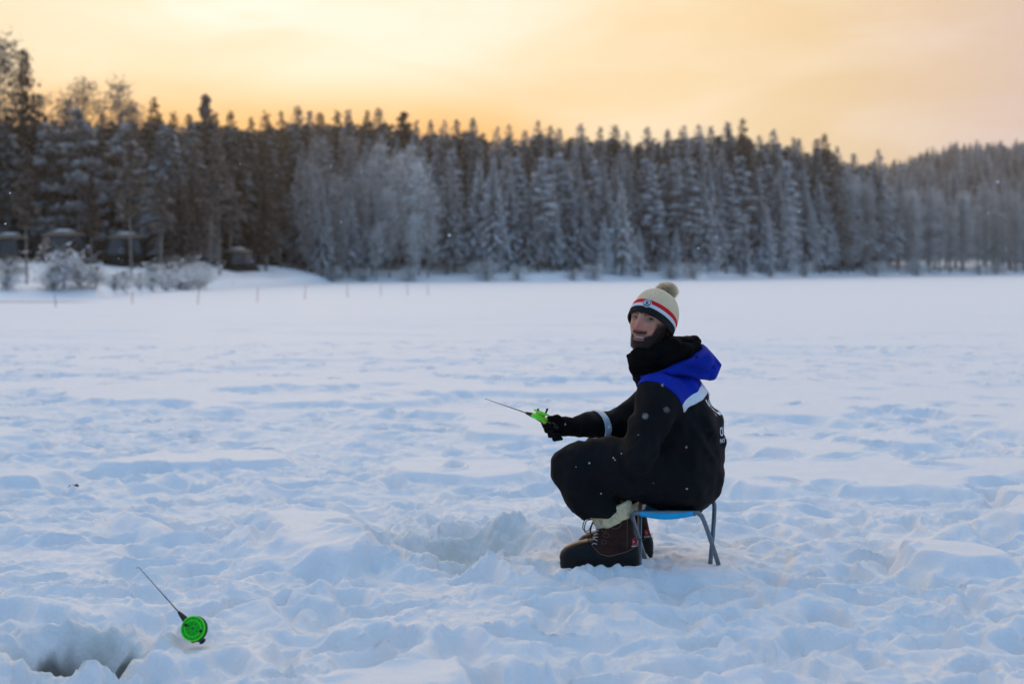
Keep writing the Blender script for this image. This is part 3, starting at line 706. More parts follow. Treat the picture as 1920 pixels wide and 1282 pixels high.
# ------------------------------------------------------------------ cabins on the bank
M['cab_black'] = mat('cabin_frame', (0.006, 0.006, 0.0065), 0.6, spec=.2)
M['cab_glass'] = mat('cabin_glass', (0.008, 0.011, 0.014), 0.10, spec=0.65)
M['cab_roof'] = mat('roof_boards', (0.17, 0.125, 0.09), 0.85, 0.35, 4.0)
M['white_snow'] = mat('roof_snow', (0.82, 0.83, 0.85), 0.8, 0.04, 2.0, 0.4, 8.0)
def make_cabin(loc):
    e = empty('glass_cabin', loc, None, 'cabin'); n = 8; R0, R1, H = 1.95, 1.4, 1.85
    ang = [2 * math.pi * (k + .5) / n for k in range(n)]; P = lambda k, t, o=0: Vector(((R0 + (R1 - R0) * t + o) * math.cos(ang[k % n]), (R0 + (R1 - R0) * t + o) * math.sin(ang[k % n]), .35 + (H - .35) * t))
    f = MB()
    for k in range(n): f.tube([P(k, -.02), P(k, 1.02)], .06, 6)
    for t in (.0, .22, 1.0):
        for k in range(n): f.tube([P(k, t), P(k + 1, t)], .055, 6)
    f.build('frame', M['cab_black'], e, True, False)
    for k in range(n):
        w = MB(); a, b, c, d = P(k, .22, -.03), P(k + 1, .22, -.03), P(k + 1, 1, -.03), P(k, 1, -.03); nn = (b - a).cross(d - a).normalized() * .012
        w.add([p + nn for p in (a, b, c, d)] + [p - nn for p in (a, b, c, d)], [[0, 1, 2, 3], [7, 6, 5, 4], [0, 4, 5, 1], [1, 5, 6, 2], [2, 6, 7, 3], [3, 7, 4, 0]]); w.build('window', M['cab_glass'], e, False, False)
    w = MB()
    for k in range(n):
        a, b, c, d = P(k, 0, -.02), P(k + 1, 0, -.02), P(k + 1, .22, -.02), P(k, .22, -.02); w.add([a, b, c, d], [[0, 1, 2, 3]])
    w.build('wall_skirt', M['cab_black'], e, False, False)
    b = MB(); b.lathe([(R0 + .18, .0), (R0 + .18, .28), (R0 - .1, .34)], (0, 0, 0), (0, 0, 1), 16); b.build('plinth', M['cab_black'], e, False, False)
    r = MB(); r.lathe([(R1 + .07, H), (R1 + .08, H + .06), (R1 * .6, H + .30), (.3, H + .42)], (0, 0, 0), (0, 0, 1), 16); ro = r.build('roof', M['cab_roof'], e, False, False)
    v = MB(); v.tube([(0, 0, H + .38), (0, 0, H + .54)], .2, 10); v.tube([(0, 0, H + .54), (0, 0, H + .60)], .28, 10); v.build('roof_vent', M['cab_black'], ro, True, False)
    s = MB(); s.lathe([(R1 * .50, H + .345), (R1 * .46, H + .38), (.38, H + .43), (.3, H + .45)], (0, 0, 0), (0, 0, 1), 16); s.build('roof_snow', M['white_snow'], ro, True, False)
    return e
def copy_tree(o, parent=None):
    c = o.copy(); COL.objects.link(c)
    if parent: c.parent = parent
    for ch in list(o.children): copy_tree(ch, c)
    return c
cab0 = None
for px, Y, zb, rot, sc, lab in ((18, 112, 492, .3, 1.1, 'leftmost dark glass cabin, cut off by the left edge of the picture'), (120, 110, 495, .1, 1.12, 'dark glass cabin second from the left, behind a tall frosted bush'),
                                (238, 112, 496, .5, 1.12, 'black glass cabin third from the left, a tree trunk crossing it'), (446, 120, 511, .2, .88, 'bluish glass cabin standing apart on the right, nearest the point')):
    z = CAM_H + (HOR - zb) / FPX * Y; lz = float(land(A(px) * Y, Y)); Pp = Vector((A(px) * Y, Y, lz if abs(lz - z) < .5 else z))
    if cab0 is None: cab0 = make_cabin(Pp); e = cab0
    else: e = copy_tree(cab0)
    e.location = Pp; e.rotation_euler = (0, 0, rot); e.scale = (sc, sc, sc); e['label'] = lab; e['group'] = 'glass cabins on the shore'
    # supports down to the slope
    if lz < Pp.z - .05:
        m = MB()
        for k in range(6): m.tube([(1.5 * math.cos(k), 1.5 * math.sin(k), lz - Pp.z - .3), (1.5 * math.cos(k), 1.5 * math.sin(k), .05)], .09, 6)
        m.build('support_posts', M['cab_black'], e, True, False)
# thin marker sticks across the lake
M['stick'] = mat('stick_paint', (0.42, 0.10, 0.09), 0.7)
for i, (px, yb, h) in enumerate(((105, 578, 24), (248, 572, 26), (370, 572, 28), (482, 566, 26), (571, 562, 26), (652, 558, 24), (714, 556, 22), (765, 554, 20), (802, 554, 20))):
    Y = CAM_H * FPX / (yb - HOR); p = Vector((A(px) * Y, Y, 0)); m = MB(); hh = h / FPX * Y; ln = random.uniform(-.06, .06)
    m.tube([(0, 0, -.2), (ln * .5, 0, hh * .5), (ln, 0, hh)], [.016, .015, .012], 6); m.tube([(ln, 0, hh), (ln, 0, hh + .03)], [.02, .016], 6)
    o = m.build('marker_stick', M['stick']); o.location = p
    tag(o, 'thin reddish stick stuck upright in the lake snow before the far shore', 'stick', 'marker sticks in a line over the lake')
# ------------------------------------------------------------------ the angler
D0 = 6.15
def P(px, py, dy=0.0):
    Y = D0 + dy; return np.array([(px - 960) / FPX * Y, Y, CAM_H - (py - HOR) / FPX * Y])
LAT = np.array([math.sin(R(14)), math.cos(R(14)), 0])        # towards his right (away from us)
FWD = np.array([-math.cos(R(14)), math.sin(R(14)), 0])
def fabric(name, col, rough=0.85, weave=900.0, sheen=0.15, var=.25, spec=.3):
    m = bpy.data.materials.new(name); m.use_nodes = True; t = NT(m.node_tree); b = t.n['Principled BSDF']; tc = t.node('ShaderNodeTexCoord'); o = tc.outputs['Object']
    n = t.noise(o, 7.0, 4, .6); t.link(t.mix(t.smooth(n, .3, .7), tuple(c * (1 - var) for c in col), tuple(c * (1 + var) for c in col)), b.inputs['Base Color'])
    b.inputs['Roughness'].default_value = rough; b.inputs['Sheen Weight'].default_value = sheen; b.inputs['Sheen Roughness'].default_value = .6; b.inputs['Specular IOR Level'].default_value = spec
    bp = t.node('ShaderNodeBump'); bp.inputs['Strength'].default_value = .35; bp.inputs['Distance'].default_value = .006
    h = t.math('ADD', t.noise(o, 26.0, 3, .6, .8), t.math('MULTIPLY', t.noise(o, weave, 1), .12)); t.link(h, bp.inputs['Height']); t.link(bp.outputs[0], b.inputs['Normal'])
    return m
M['suit'] = fabric('black_shell_fabric', (0.0034, 0.0040, 0.0052), sheen=0, spec=.2)
M['suit_soft'] = fabric('black_lining', (0.0024, 0.0025, 0.003), .95, sheen=0, spec=.1)
M['blue'] = fabric('blue_shell_fabric', (0.0015, 0.020, 0.31), .8, var=.12, sheen=.0, spec=.14)
M['reflect'] = mat('reflective_tape', (0.68, 0.74, 0.80), 0.42, 0.06, 60, 0.2, 400)
M['glove'] = fabric('black_glove_knit', (0.0028, 0.003, 0.0035), .9, sheen=0, spec=.15)
M['leather'] = mat('brown_leather', (0.030, 0.0095, 0.0055), 0.6, 0.35, 30, 0.5, 180, spec=.18)
M['rubber'] = mat('black_rubber', (0.0028, 0.003, 0.0036), 0.45, 0.2, 20, 0.25, 120, spec=.22)
M['fleece'] = mat('cream_fleece', (0.68, 0.56, 0.33), 0.95, 0.18, 90, 1.0, 260)
M['lace_silver'] = mat('grey_lace', (0.42, 0.42, 0.43), 0.6)
M['lace_dark'] = mat('dark_lace', (0.02, 0.013, 0.010), 0.8)
M['stitch'] = mat('tan_stitching', (0.16, 0.085, 0.055), 0.8)
M['red'] = mat('red_print', (0.45, 0.012, 0.02), 0.6)
M['white'] = mat('white_print', (0.72, 0.74, 0.78), 0.6)
M['wool_beige'] = mat('beige_wool', (0.92, 0.68, 0.42), 0.95, 0.10, 120, 0.6, 420, sheen=.2)
M['wool_red'] = mat('red_wool', (0.80, 0.006, 0.010), 0.9, 0.12, 150, 0.6, 420)
M['wool_white'] = mat('white_wool', (0.72, 0.76, 0.80), 0.9, 0.05, 150, 0.6, 420)
M['wool_black'] = mat('black_wool', (0.006, 0.006, 0.007), 0.95, 0.2, 150, 0.6, 420)
M['fur'] = mat('beige_fur', (1.0, 0.79, 0.54), 0.9, 0.08, 60)
M['navy'] = mat('navy_badge', (0.02, 0.04, 0.12), 0.7)
M['eye_white'] = mat('eye_white', (0.26, 0.23, 0.22), 0.12, spec=.6)
M['iris'] = mat('dark_brown_iris', (0.018, 0.009, 0.006), 0.1, spec=.7)
M['teeth'] = mat('teeth', (0.62, 0.57, 0.52), 0.25)
M['lash'] = mat('dark_lashes', (0.012, 0.008, 0.007), 0.8)
M['gum'] = mat('mouth_inside', (0.06, 0.012, 0.012), 0.5)

person = empty('person', tuple(P(1240, 1065, .02)), 'person in black snowsuit and beige bobble hat sitting on a low stool, smiling sideways', 'person')
person.location.z = 0.0

def sdf_box(pts, pad, h):
    p = np.array(pts); return SDF(p.min(0) - pad, p.max(0) + pad, h)
# --- snowsuit (jacket and trousers worn as one), one continuous surface
pel, bel, che, nek = P(1280, 893, .0), P(1279, 820, .0), P(1268, 757, .0), P(1248, 702, .0)
LS, LE, LW = P(1236, 746, -.19), P(1197, 848, -.25), P(1138, 848, -.13)
RS, RE, RW = P(1246, 742, .20), P(1168, 793, .20), P(1081, 801, .05)
LH, LK, LA = P(1278, 896, -.11), P(1083, 872, -.16), P(1131, 968, -.14)
RH, RK, RA = P(1292, 890, .11), P(1122, 862, .20), P(1182, 948, .20)
s = sdf_box([pel, LS, LE, RS, RW, LK, LA, RA, P(1290, 945, 0)], .20, .0065)
s.chain([(pel, .150), (bel, .150), (che, .132), (nek, .085)], .05, (LAT, 1.28))
s.cone(P(1236, 742, -.15), P(1252, 738, .17), .088, .088, .05)
s.cone(P(1318, 800, 0), P(1320, 880, 0), .075, .078, .05, (LAT, 1.9))      # rounded back, blousing over the waist
s.cone(P(1300, 915, -.08), P(1300, 915, .10), .095, .095, .05)
s.chain([(LS, .094), (LE, .076), (LW, .050)], .028)
s.chain([(RS, .090), (RE, .068), (RW, .045)], .028)
s.chain([(LH, .125), (LK, .099)], .035); s.chain([(RH, .12), (RK, .095)], .035)
s.chain([(P(1078, 884, -.15), .098), (P(1100, 925, -.15), .092), (LA, .084)], .02); s.chain([(RK, .088), (RA, .078)], .02)
s.cone(P(1225, 915, -.12), P(1230, 910, .1), .075, .075, .04)
shinL = (LA - LK) / np.linalg.norm(LA - LK)
def cutcap(p, n, keep):   # flat hem / cuff ends, local to a limb
    X, Y, Z = s.grid(); n = np.array(n) / np.linalg.norm(n); m = ((X - p[0]) ** 2 + (Y - p[1]) ** 2 + (Z - p[2]) ** 2) < keep ** 2
    d = ((X - p[0]) * n[0] + (Y - p[1]) * n[1] + (Z - p[2]) * n[2]).astype(np.float32); s.F = np.where(m, np.maximum(s.F, d), s.F)
cutcap(P(1128, 962, -.14), np.array([.36, 0, -.93]), .15)
cutcap(P(1181, 940, .2), np.array([.36, 0, -.93]), .13)
cutcap(P(1079, 801, .05), RW - RE, .075)
# folds in the cloth
X, Y, Z = s.grid()
band = np.abs(s.F) < .03
x, y, z = X[band], Y[band], Z[band]
w = .011 * vnoise3(x * 9 + z * 5, y * 9, z * 8 - x * 10, 3) + .0085 * vnoise3(x * 24 + z * 14, y * 16, z * 15 - x * 12, 4)
jn = np.zeros_like(x)
for J, rr_ in ((LE, .15), (RE, .15), (LK, .13), (P(1225, 890, -.12), .2), (P(1310, 850, -.1), .16), (P(1190, 880, -.1), .16), (P(1110, 940, -.15), .12)): jn = np.maximum(jn, np.exp(-((x - J[0]) ** 2 + (y - J[1]) ** 2 + (z - J[2]) ** 2) / rr_ ** 2))
creas = (.006 + .016 * jn) * (np.abs(vnoise3((x + z * .6) * 17, y * 8, (z - x * .5) * 6, 8)) - .35) + .010 * jn * (np.abs(vnoise3((x - z) * 26, y * 12, (z + x) * 9, 9)) - .35)
s.F[band] += (w + creas).astype(np.float32)
SV, SQ = s.mesh(); SV = relax(SV, SQ, 1, .4)
# keep one body: surface pieces are already joined
me = mesh_arrays('snowsuit', rel(SV, person), SQ, M['suit']); suit = obj('snowsuit', me, person)
suit_bvh = BVHTree.FromPolygons([tuple(v) for v in SV], SQ.tolist())
# blue yoke over the shoulders and back, edged below by reflective tape
def px_of(V):
    return 960 + V[:, 0] / V[:, 1] * FPX, HOR + (CAM_H - V[:, 2]) / V[:, 1] * FPX
lat = (SV - che) @ LAT; fw = (SV - che) @ FWD; up = SV[:, 2]
zt0, zt1 = P(1272, 752, -.16)[2], P(1334, 717, 0)[2]
tsl = (zt0 - zt1) / .19; tape_z = zt1 + tsl * np.clip(np.abs(lat + .0), 0, .26); tnorm = math.sqrt(1 + tsl * tsl)                  # tape line climbs to the middle of the back
arm_l = np.array(LS) + np.array([0, 0, 0])
def armhole(V, S, E):
    ax = (E - S) / np.linalg.norm(E - S); a = ax + (LAT if S is RS else -LAT) * .9; a /= np.linalg.norm(a); return (V - S) @ a
yk = np.minimum(up - tape_z, np.minimum(-armhole(SV, LS, LE) + .012, -armhole(SV, RS, RE) + .012))
yk = np.where(fw > .13, -.01, yk)
Pv, Fv = clip(SV, SQ, yk, .0035); yoke = poly_mesh('yoke', Pv, Fv, M['blue'], person); yoke['label'] = 'bright blue shoulder yoke'
tp = np.minimum(.019 - np.abs((up - tape_z) / tnorm + .014), np.minimum(-armhole(SV, LS, LE) + .010, -armhole(SV, RS, RE) + .010)); tp = np.where(fw > -.02, -.01, tp)
Pv, Fv = clip(SV, SQ, tp, .005); poly_mesh('reflective_band', Pv, Fv, M['reflect'], person)['label'] = 'pale reflective band across the back'
fa = (RW - RE) / np.linalg.norm(RW - RE); ta = (SV - RE) @ fa; ra_ = np.linalg.norm((SV - RE) - ta[:, None] * fa, axis=1); tm = np.linalg.norm(RW - RE)
cuff_t = (P(1129, 790, .12) - RE) @ fa
sb = np.where(ra_ < .085, .0155 - np.abs(ta - cuff_t - .10 * ((SV - RE)[:, 2])), -.01)
Pv, Fv = clip(SV, SQ, sb, .004); poly_mesh('reflective_band', Pv, Fv, M['reflect'], person)['label'] = 'pale reflective band round the outstretched sleeve'
# lettering on the back, laid on the cloth
def back_text(lines):
    for body, u0, v0, size in lines:
        cu = bpy.data.curves.new('lettering', 'FONT'); cu.body = body; cu.size = size; cu.fill_mode = 'BOTH'; cu.resolution_u = 3; cu.offset = size * .012
        to = bpy.data.objects.new('lettering', cu); COL.objects.link(to); bpy.context.view_layer.update()
        tme = bpy.data.meshes.new_from_object(to.evaluated_get(bpy.context.evaluated_depsgraph_get())); COL.objects.unlink(to); bpy.data.objects.remove(to)
        bm = bmesh.new(); bm.from_mesh(tme); bmesh.ops.triangulate(bm, faces=bm.faces); bmesh.ops.subdivide_edges(bm, edges=[e for e in bm.edges if e.calc_length() > .02], cuts=2)
        for v in bm.verts:
            o = Vector(che + LAT * (u0 + v.co.x) - FWD * .6) ; o.z = v0 + v.co.y
            hit = suit_bvh.ray_cast(o, Vector(FWD)); 
            if hit[0] is not None: v.co = hit[0] - Vector(FWD) * .0035 - Vector(person.location)
            else: v.co = o + Vector(FWD) * .45 - Vector(person.location)
        bm.to_mesh(tme); bm.free(); tme.materials.clear(); tme.materials.append(M['white']); o = obj('lettering', tme, person); o['label'] = 'white lettering on the back'
zl = lambda py: P(1340, py, 0)[2]
back_text([('YL', -.056, zl(776), .100), ('OU', -.050, zl(813), .052), ('PAY TOU', -.052, zl(826), .026)])

# --- collar and hood
s = sdf_box([P(1176, 668, -.1), P(1350, 720, .2), P(1240, 620, -.2)], .1, .005)
s.cone(P(1236, 700, -.02), P(1250, 664, .0), .092, .082, .03, (LAT, 1.15)); s.cone(P(1214, 692, -.03), P(1222, 670, -.05), .066, .056, .025)
s.cone(P(1199, 680, -.06), P(1203, 667, -.085), .050, .046, .02); s.cone(P(1225, 668, -.10), P(1262, 648, -.09), .042, .034, .02)
s.chain([(P(1208, 688, -.04), .045), (P(1190, 674, -.06), .020), (P(1176, 667, -.07), .006)], .012)
s.cone(P(1260, 655, -.05), P(1296, 646, .0), .046, .040, .025); s.cone(P(1270, 650, .05), P(1300, 648, .03), .046, .036, .025)
s.cone(P(1205, 700, -.03), P(1212, 712, -.02), .045, .05, .02)
X, Y, Z = s.grid(); b = np.abs(s.F) < .03; s.F[b] += (.006 * vnoise3(X[b] * 22 + Z[b] * 20, Y[b] * 20, Z[b] * 22, 5) + .004 * vnoise3(X[b] * 50, Y[b] * 45, Z[b] * 60, 6)).astype(np.float32)
V, Q = s.mesh(); V = relax(V, Q, 1, .3); obj('collar', mesh_arrays('collar', rel(V, person), Q, M['suit_soft']), person)
s = sdf_box([P(1236, 640, -.2), P(1352, 722, .24)], .1, .005)
s.chain([(P(1204, 704, -.13), .020), (P(1234, 687, -.155), .030), (P(1268, 676, -.135), .038), (P(1308, 678, -.07), .056), (P(1322, 679, .02), .060), (P(1306, 676, .10), .052), (P(1268, 678, .15), .032)], .03)
s.chain([(P(1311, 660, -.03), .030), (P(1318, 657, .03), .028), (P(1300, 660, .09), .026)], .03)
s.chain([(P(1330, 700, -.04), .034), (P(1334, 703, .03), .030)], .02); s.cone(P(1344, 684, .0), P(1344, 688, .04), .014, .014, .04)
s.chain([(P(1255, 692, -.15), .030), (P(1290, 694, -.12), .026), (P(1322, 706, -.07), .018)], .008)
X, Y, Z = s.grid(); b = np.abs(s.F) < .03; s.F[b] += (.006 * vnoise3(X[b] * 16 - Z[b] * 26, Y[b] * 14, Z[b] * 22, 15) + .006 * (np.abs(vnoise3(X[b] * 12 + Z[b] * 22, Y[b] * 14, Z[b] * 30, 16)) - .3)).astype(np.float32)
for pp, nn in ((P(1336, 663, 0), (.76, 0, .65)), (P(1345, 702, 0), (.90, 0, -.43)), (P(1282, 661, 0), (-.31, -.2, .93)), (P(1322, 714, 0), (.1, 0, -1.)), (P(1290, 690, -.155), (.1, -1, .25))): s.cut(pp, nn)
for ga, gb, gr in ((P(1262, 684, -.185), P(1330, 700, -.095), .016), (P(1290, 694, -.165), P(1322, 712, -.10), .012), (P(1300, 668, -.125), P(1338, 690, -.06), .010)): s.cone(ga, gb, gr, gr * .8, .01, None, True)
V, Q = s.mesh(); V = relax(V, Q, 6, .5); hood = obj('hood', mesh_arrays('hood', rel(V, person), Q, M['blue']), person); hood['label'] = 'blue hood lying folded behind the neck'
s = sdf_box([P(1230, 640, -.14), P(1320, 680, .14)], .08, .005)
s.chain([(P(1246, 676, -.11), .030), (P(1282, 660, -.075), .034), (P(1304, 651, -.02), .022), (P(1300, 654, .05), .026), (P(1262, 664, .10), .03)], .03)
V, Q = s.mesh(); obj('hood_lining', mesh_arrays('hood_lining', rel(V, person), Q, M['suit_soft']), hood).location = (0, 0, 0)

# --- head: a body mesh of head and neck in a face frame (x his left, -y forward, z up), features pushed out of an egg
HC = P(1222, 601, -.02)
yaw, pit, rol = R(-33), R(3), R(8); HS = 1.09
HM = Matrix.Rotation(rol, 3, 'Y') @ Matrix.Rotation(yaw, 3, 'Z') @ Matrix.Rotation(-pit, 3, 'X')
HMn = np.array(HM)
def HW(p): return HS * np.asarray(p) @ HMn.T + HC
nu, nv = 220, 170
th = np.linspace(0, 2 * math.pi, nu, endpoint=False); ph = np.linspace(.0, 1, nv)
TH, PH = np.meshgrid(th, ph); zz = .118 - PH * .255                        # from crown down into the neck
prof_z = [.118, .115, .10, .075, .04, 0, -.035, -.07, -.095, -.112, -.12, -.137]
hw = np.interp(zz, prof_z[::-1], [.050, .050, .048, .054, .060, .067, .073, .076, .074, .060, .030, .004][::-1] if False else [.056, .0555, .0555, .056, .061, .068, .0725, .0755, .0735, .058, .028, .002])
fr = np.interp(zz, prof_z[::-1], [.010, .050, .082, .088, .089, .092, .094, .094, .082, .055, .028, .002])
bk = np.interp(zz, prof_z[::-1], [.066, .066, .067, .069, .074, .084, .093, .098, .092, .070, .034, .002])
cx, sx = np.cos(TH), np.sin(TH)                                            # sx<0: front
e = np.where(sx < 0, .86, .95)
fx = hw * np.sign(cx) * np.abs(cx) ** e; fy = np.where(sx < 0, fr, bk) * np.sign(sx) * np.abs(sx) ** e
hx, hy, hz = fx.copy(), fy.copy(), zz.copy(); front = np.clip(-sx, 0, 1)
def G(x0, z0, sx_, sz_): return np.exp(-((hx - x0) / sx_) ** 2 - ((hz - z0) / sz_) ** 2) * (hy < 0)
ax_ = np.abs(hx)
def G2(x0, z0, sx_, sz_): return np.exp(-((ax_ - x0) / sx_) ** 2 - ((hz - z0) / sz_) ** 2) * (hy < 0)
push = np.zeros_like(hx)
nl = np.clip((.012 - hz) / .055, 0, 1)                                      # nose ridge grows downwards
push += np.where((hz < .018) & (hz > -.075), (.008 + .024 * nl ** 1.05) * np.exp(-(hx / (.0075 + .0045 * nl)) ** 2) * sst(-.054, -.046, hz), 0)
push += .007 * G(0, -.043, .009, .008) + .0065 * G2(.013, -.046, .0065, .0075)
push += .0065 * G2(.028, .020, .020, .008) - .013 * G2(.032, .001, .015, .011) + .0065 * G2(.046, -.030, .017, .014) - .003 * G2(.05, -.062, .014, .014)
push += .0045 * G(0, -.062, .024, .010) + .0055 * G(0, -.0665, .020, .0038) + .0065 * G(0, -.0835, .019, .005) - .006 * G(0, -.0745, .026, .0042) - .004 * G(0, -.092, .016, .004) + .008 * G(0, -.108, .018, .010)
push -= .003 * G2(.033, -.070, .006, .008)
push -= .0035 * np.exp(-((ax_ - (.019 + .42 * (-.046 - hz))) / .0035) ** 2) * sst(-.044, -.05, hz) * sst(-.078, -.068, hz) * (hy < 0)
hy -= push; hx += .15 * push * np.sign(hx) * (ax_ > .02)
cr = np.clip((hz - .045) / .073, 0, 1); hx *= 1 - .25 * cr; hy *= 1 - .28 * cr; hz = np.where(hz > .045, .045 + (hz - .045) * .62, hz)
HV = np.stack([hx, hy, hz], -1).reshape(-1, 3)
i = np.arange(nu * nv).reshape(nv, nu); HQ = np.stack([i[:-1], np.roll(i[:-1], -1, 1), np.roll(i[1:], -1, 1), i[1:]], -1).reshape(-1, 4)[:, ::-1]
X_, Y_, Z_ = HV.T; AX = np.abs(X_)
frn = (Y_ < .02)
n1 = vnoise3(X_ * 160, Y_ * 160, Z_ * 160, 11); n2 = vnoise3(X_ * 60, Y_ * 60, Z_ * 60, 12)
smile = Z_ - 6.0 * X_ ** 2                                                  # mouth line lifts at the corners
lips = np.exp(-((smile + .0680) / .0034) ** 2) * sst(.032, .024, AX) * .8 + np.exp(-((smile + .0830) / .0048) ** 2) * sst(.027, .016, AX); lips = np.clip(lips * 1.3, 0, 1) * (Y_ < 0)
jaw = sst(.0, .014, (-.040 - .55 * np.clip(.062 - AX, 0, 1)) - Z_ + .028 * sst(.042, .064, AX) + .0035 * n2)
mous = np.exp(-((smile + .0575) / .0078) ** 2) * sst(.036, .026, AX)
side = sst(.050, .062, AX) * sst(.0, -.02, Z_) * sst(.04, -.02, Y_)
beard = np.clip(np.maximum(np.maximum(jaw, mous * .95), side * .85), 0, 1) * (1 - lips) * frn
beard = np.clip(beard * (.98 + .05 * n1 + .03 * n2), 0, .97)
brow = np.exp(-(((Z_ - .0185 + 5 * (AX - .030) ** 2 * 3)) / .0048) ** 2) * sst(.010, .015, AX) * sst(.054, .046, AX) * (Y_ < 0) * (.85 + .3 * n1)
redn = np.clip(np.exp(-(X_ / .017) ** 2 - ((Z_ + .035) / .024) ** 2) + .55 * np.exp(-((AX - .044) / .018) ** 2 - ((Z_ + .030) / .016) ** 2), 0, 1) * (Y_ < 0)
socket_shade = np.exp(-((AX - .032) / .017) ** 2 - ((Z_ - .001) / .010) ** 2) * (Y_ < 0)  # shade of the eye sockets, darkened into the skin colour
m = bpy.data.materials.new('skin'); m.use_nodes = True; t = NT(m.node_tree); b = t.n['Principled BSDF']; att = lambda k: t.node('ShaderNodeAttribute', attribute_name=k).outputs['Fac']
o3 = t.node('ShaderNodeTexCoord').outputs['Object']
c = t.mix(t.smooth(t.noise(o3, 60, 4), .3, .7), (0.56, 0.27, 0.165), (0.62, 0.315, 0.20))
c = t.mix(t.math('MULTIPLY', att('red'), .85), c, (0.58, 0.15, 0.135)); c = t.mix(t.math('MULTIPLY', att('socket_shade'), .75), c, (0.20, 0.095, 0.07)); c = t.mix(att('lips'), c, (0.36, 0.115, 0.11))
c = t.mix(att('beard'), c, (0.013, 0.0085, 0.0075)); c = t.mix(att('brow'), c, (0.02, 0.013, 0.011)); t.link(c, b.inputs['Base Color'])
b.inputs['Roughness'].default_value = .55; b.inputs['Specular IOR Level'].default_value = .22; b.inputs['Subsurface Weight'].default_value = .12; b.inputs['Subsurface Radius'].default_value = (.012, .005, .003); b.inputs['Subsurface Scale'].default_value = .4
bp = t.node('ShaderNodeBump'); bp.inputs['Strength'].default_value = .3; bp.inputs['Distance'].default_value = .001; t.link(t.noise(o3, 900, 2), bp.inputs['Height']); t.link(bp.outputs[0], b.inputs['Normal']); M['skin'] = m
# ears and neck stay under hat and collar; the head mesh runs down into the neck
nkV = [HW((.0, .012, -.07)), np.array(nek) + [0, 0, .02]]
body = obj('body', mesh_arrays('body', rel(HW(HV), person), HQ, M['skin'], True, None, {'beard': ('POINT', beard), 'brow': ('POINT', np.clip(brow, 0, 1)), 'lips': ('POINT', lips), 'red': ('POINT', redn), 'socket_shade': ('POINT', socket_shade)}), person)
mb = MB(); mb.tube([HW((0, .036, -.055)), HW((0, .048, -.10)), np.array(nek) + [.01, 0, .03]], [.042, .044, .054], 20)
mb.build('neck', M['skin'], body, True, False) if False else mb.build('neck', M['skin'], person)
# the short beard: stubble hairs standing on the jaw and lip
g = np.random.default_rng(8); hn = vnormals(HV, HQ); pk = np.where((beard > .5) & (Z_ < .0) & (Z_ > -.118))[0]; ii = g.choice(pk, 7000); jj = ii + g.integers(0, 2, 7000); jj = np.clip(jj, 0, len(HV) - 1)
tt = g.random((7000, 1)); bp_ = HV[ii] * (1 - tt) + HV[np.where(np.abs(HV[jj] - HV[ii]).sum(1) < .02, jj, ii)] * tt + g.normal(0, .0012, (7000, 3)); hd_ = hn[ii] * .6 + np.array([0, -.1, -.8]) + g.normal(0, .3, (7000, 3)); hd_ /= np.linalg.norm(hd_, axis=1, keepdims=True)
sd_ = np.cross(hd_, hn[ii]); sd_ /= np.maximum(np.linalg.norm(sd_, axis=1, keepdims=True), 1e-6); Lh = g.uniform(.002, .0042, (7000, 1))
HB = np.stack([bp_ - sd_ * .00035, bp_ + sd_ * .00035, bp_ + hd_ * Lh], 1).reshape(-1, 3)
M['beard'] = mat('dark_brown_hair', (0.012, 0.008, 0.007), .6, spec=.3)
obj('beard', mesh_arrays('beard', rel(HW(HB), person), np.arange(21000).reshape(-1, 3), M['beard'], False), person)
# eyes: ball, iris, lids
def face_y(x, z):
    q = (X_ - x) ** 2 + (Z_ - z) ** 2 + np.where(Y_ < 0, 0, 1); return Y_[np.argmin(q)]
for sgn in (-1, 1):
    ex, ez = .0315 * sgn, .0015; ey = face_y(ex, ez)
    V = []; F = []; 
    bm = bmesh.new(); bmesh.ops.create_uvsphere(bm, u_segments=24, v_segments=16, radius=1.0)
    for v in bm.verts: v.co = Vector(HW((ex + v.co.x * .0145, ey + .0020 + v.co.y * .0060 , ez + v.co.z * .0056))) - person.location
    me = bpy.data.meshes.new('eye'); bm.to_mesh(me); bm.free(); me.materials.append(M['eye_white']); me.polygons.foreach_set('use_smooth', [True] * len(me.polygons)); eye = obj('eye', me, person)
    ix = ex + .0028
    mb = MB(); mb.lathe([(.0001, -.0012), (.0038, -.0008), (.0070, .0012)], HW((ix, ey - .0034, ez + .0004)), HMn @ np.array([0, 1, 0]), 16); mb.build('iris', M['iris'], eye, True, False).data.transform(Matrix.Translation(-person.location))
    mb = MB(); arc = [(ex + k * .0148, ey + .001 - .0042 * (1 - abs(k) ** 2.2), ez + .0050 * (1 - abs(k) ** 2) - .0012 * abs(k)) for k in np.linspace(-1, 1, 11)]
    mb.tube([HW(p) for p in arc], [.0010] + [.0023] * 9 + [.0010], 8); mb.build('eyelid', M['lash'], eye, True, False).data.transform(Matrix.Translation(-person.location))
    mb = MB(); arc = [(ex + k * .0140, ey + .001 - .0036 * (1 - abs(k) ** 2.2), ez - .0050 * (1 - abs(k) ** 2)) for k in np.linspace(-1, 1, 11)]
    mb.tube([HW(p) for p in arc], .0011, 8); mb.build('lower_lid', M['skin'], eye, True, False).data.transform(Matrix.Translation(-person.location))
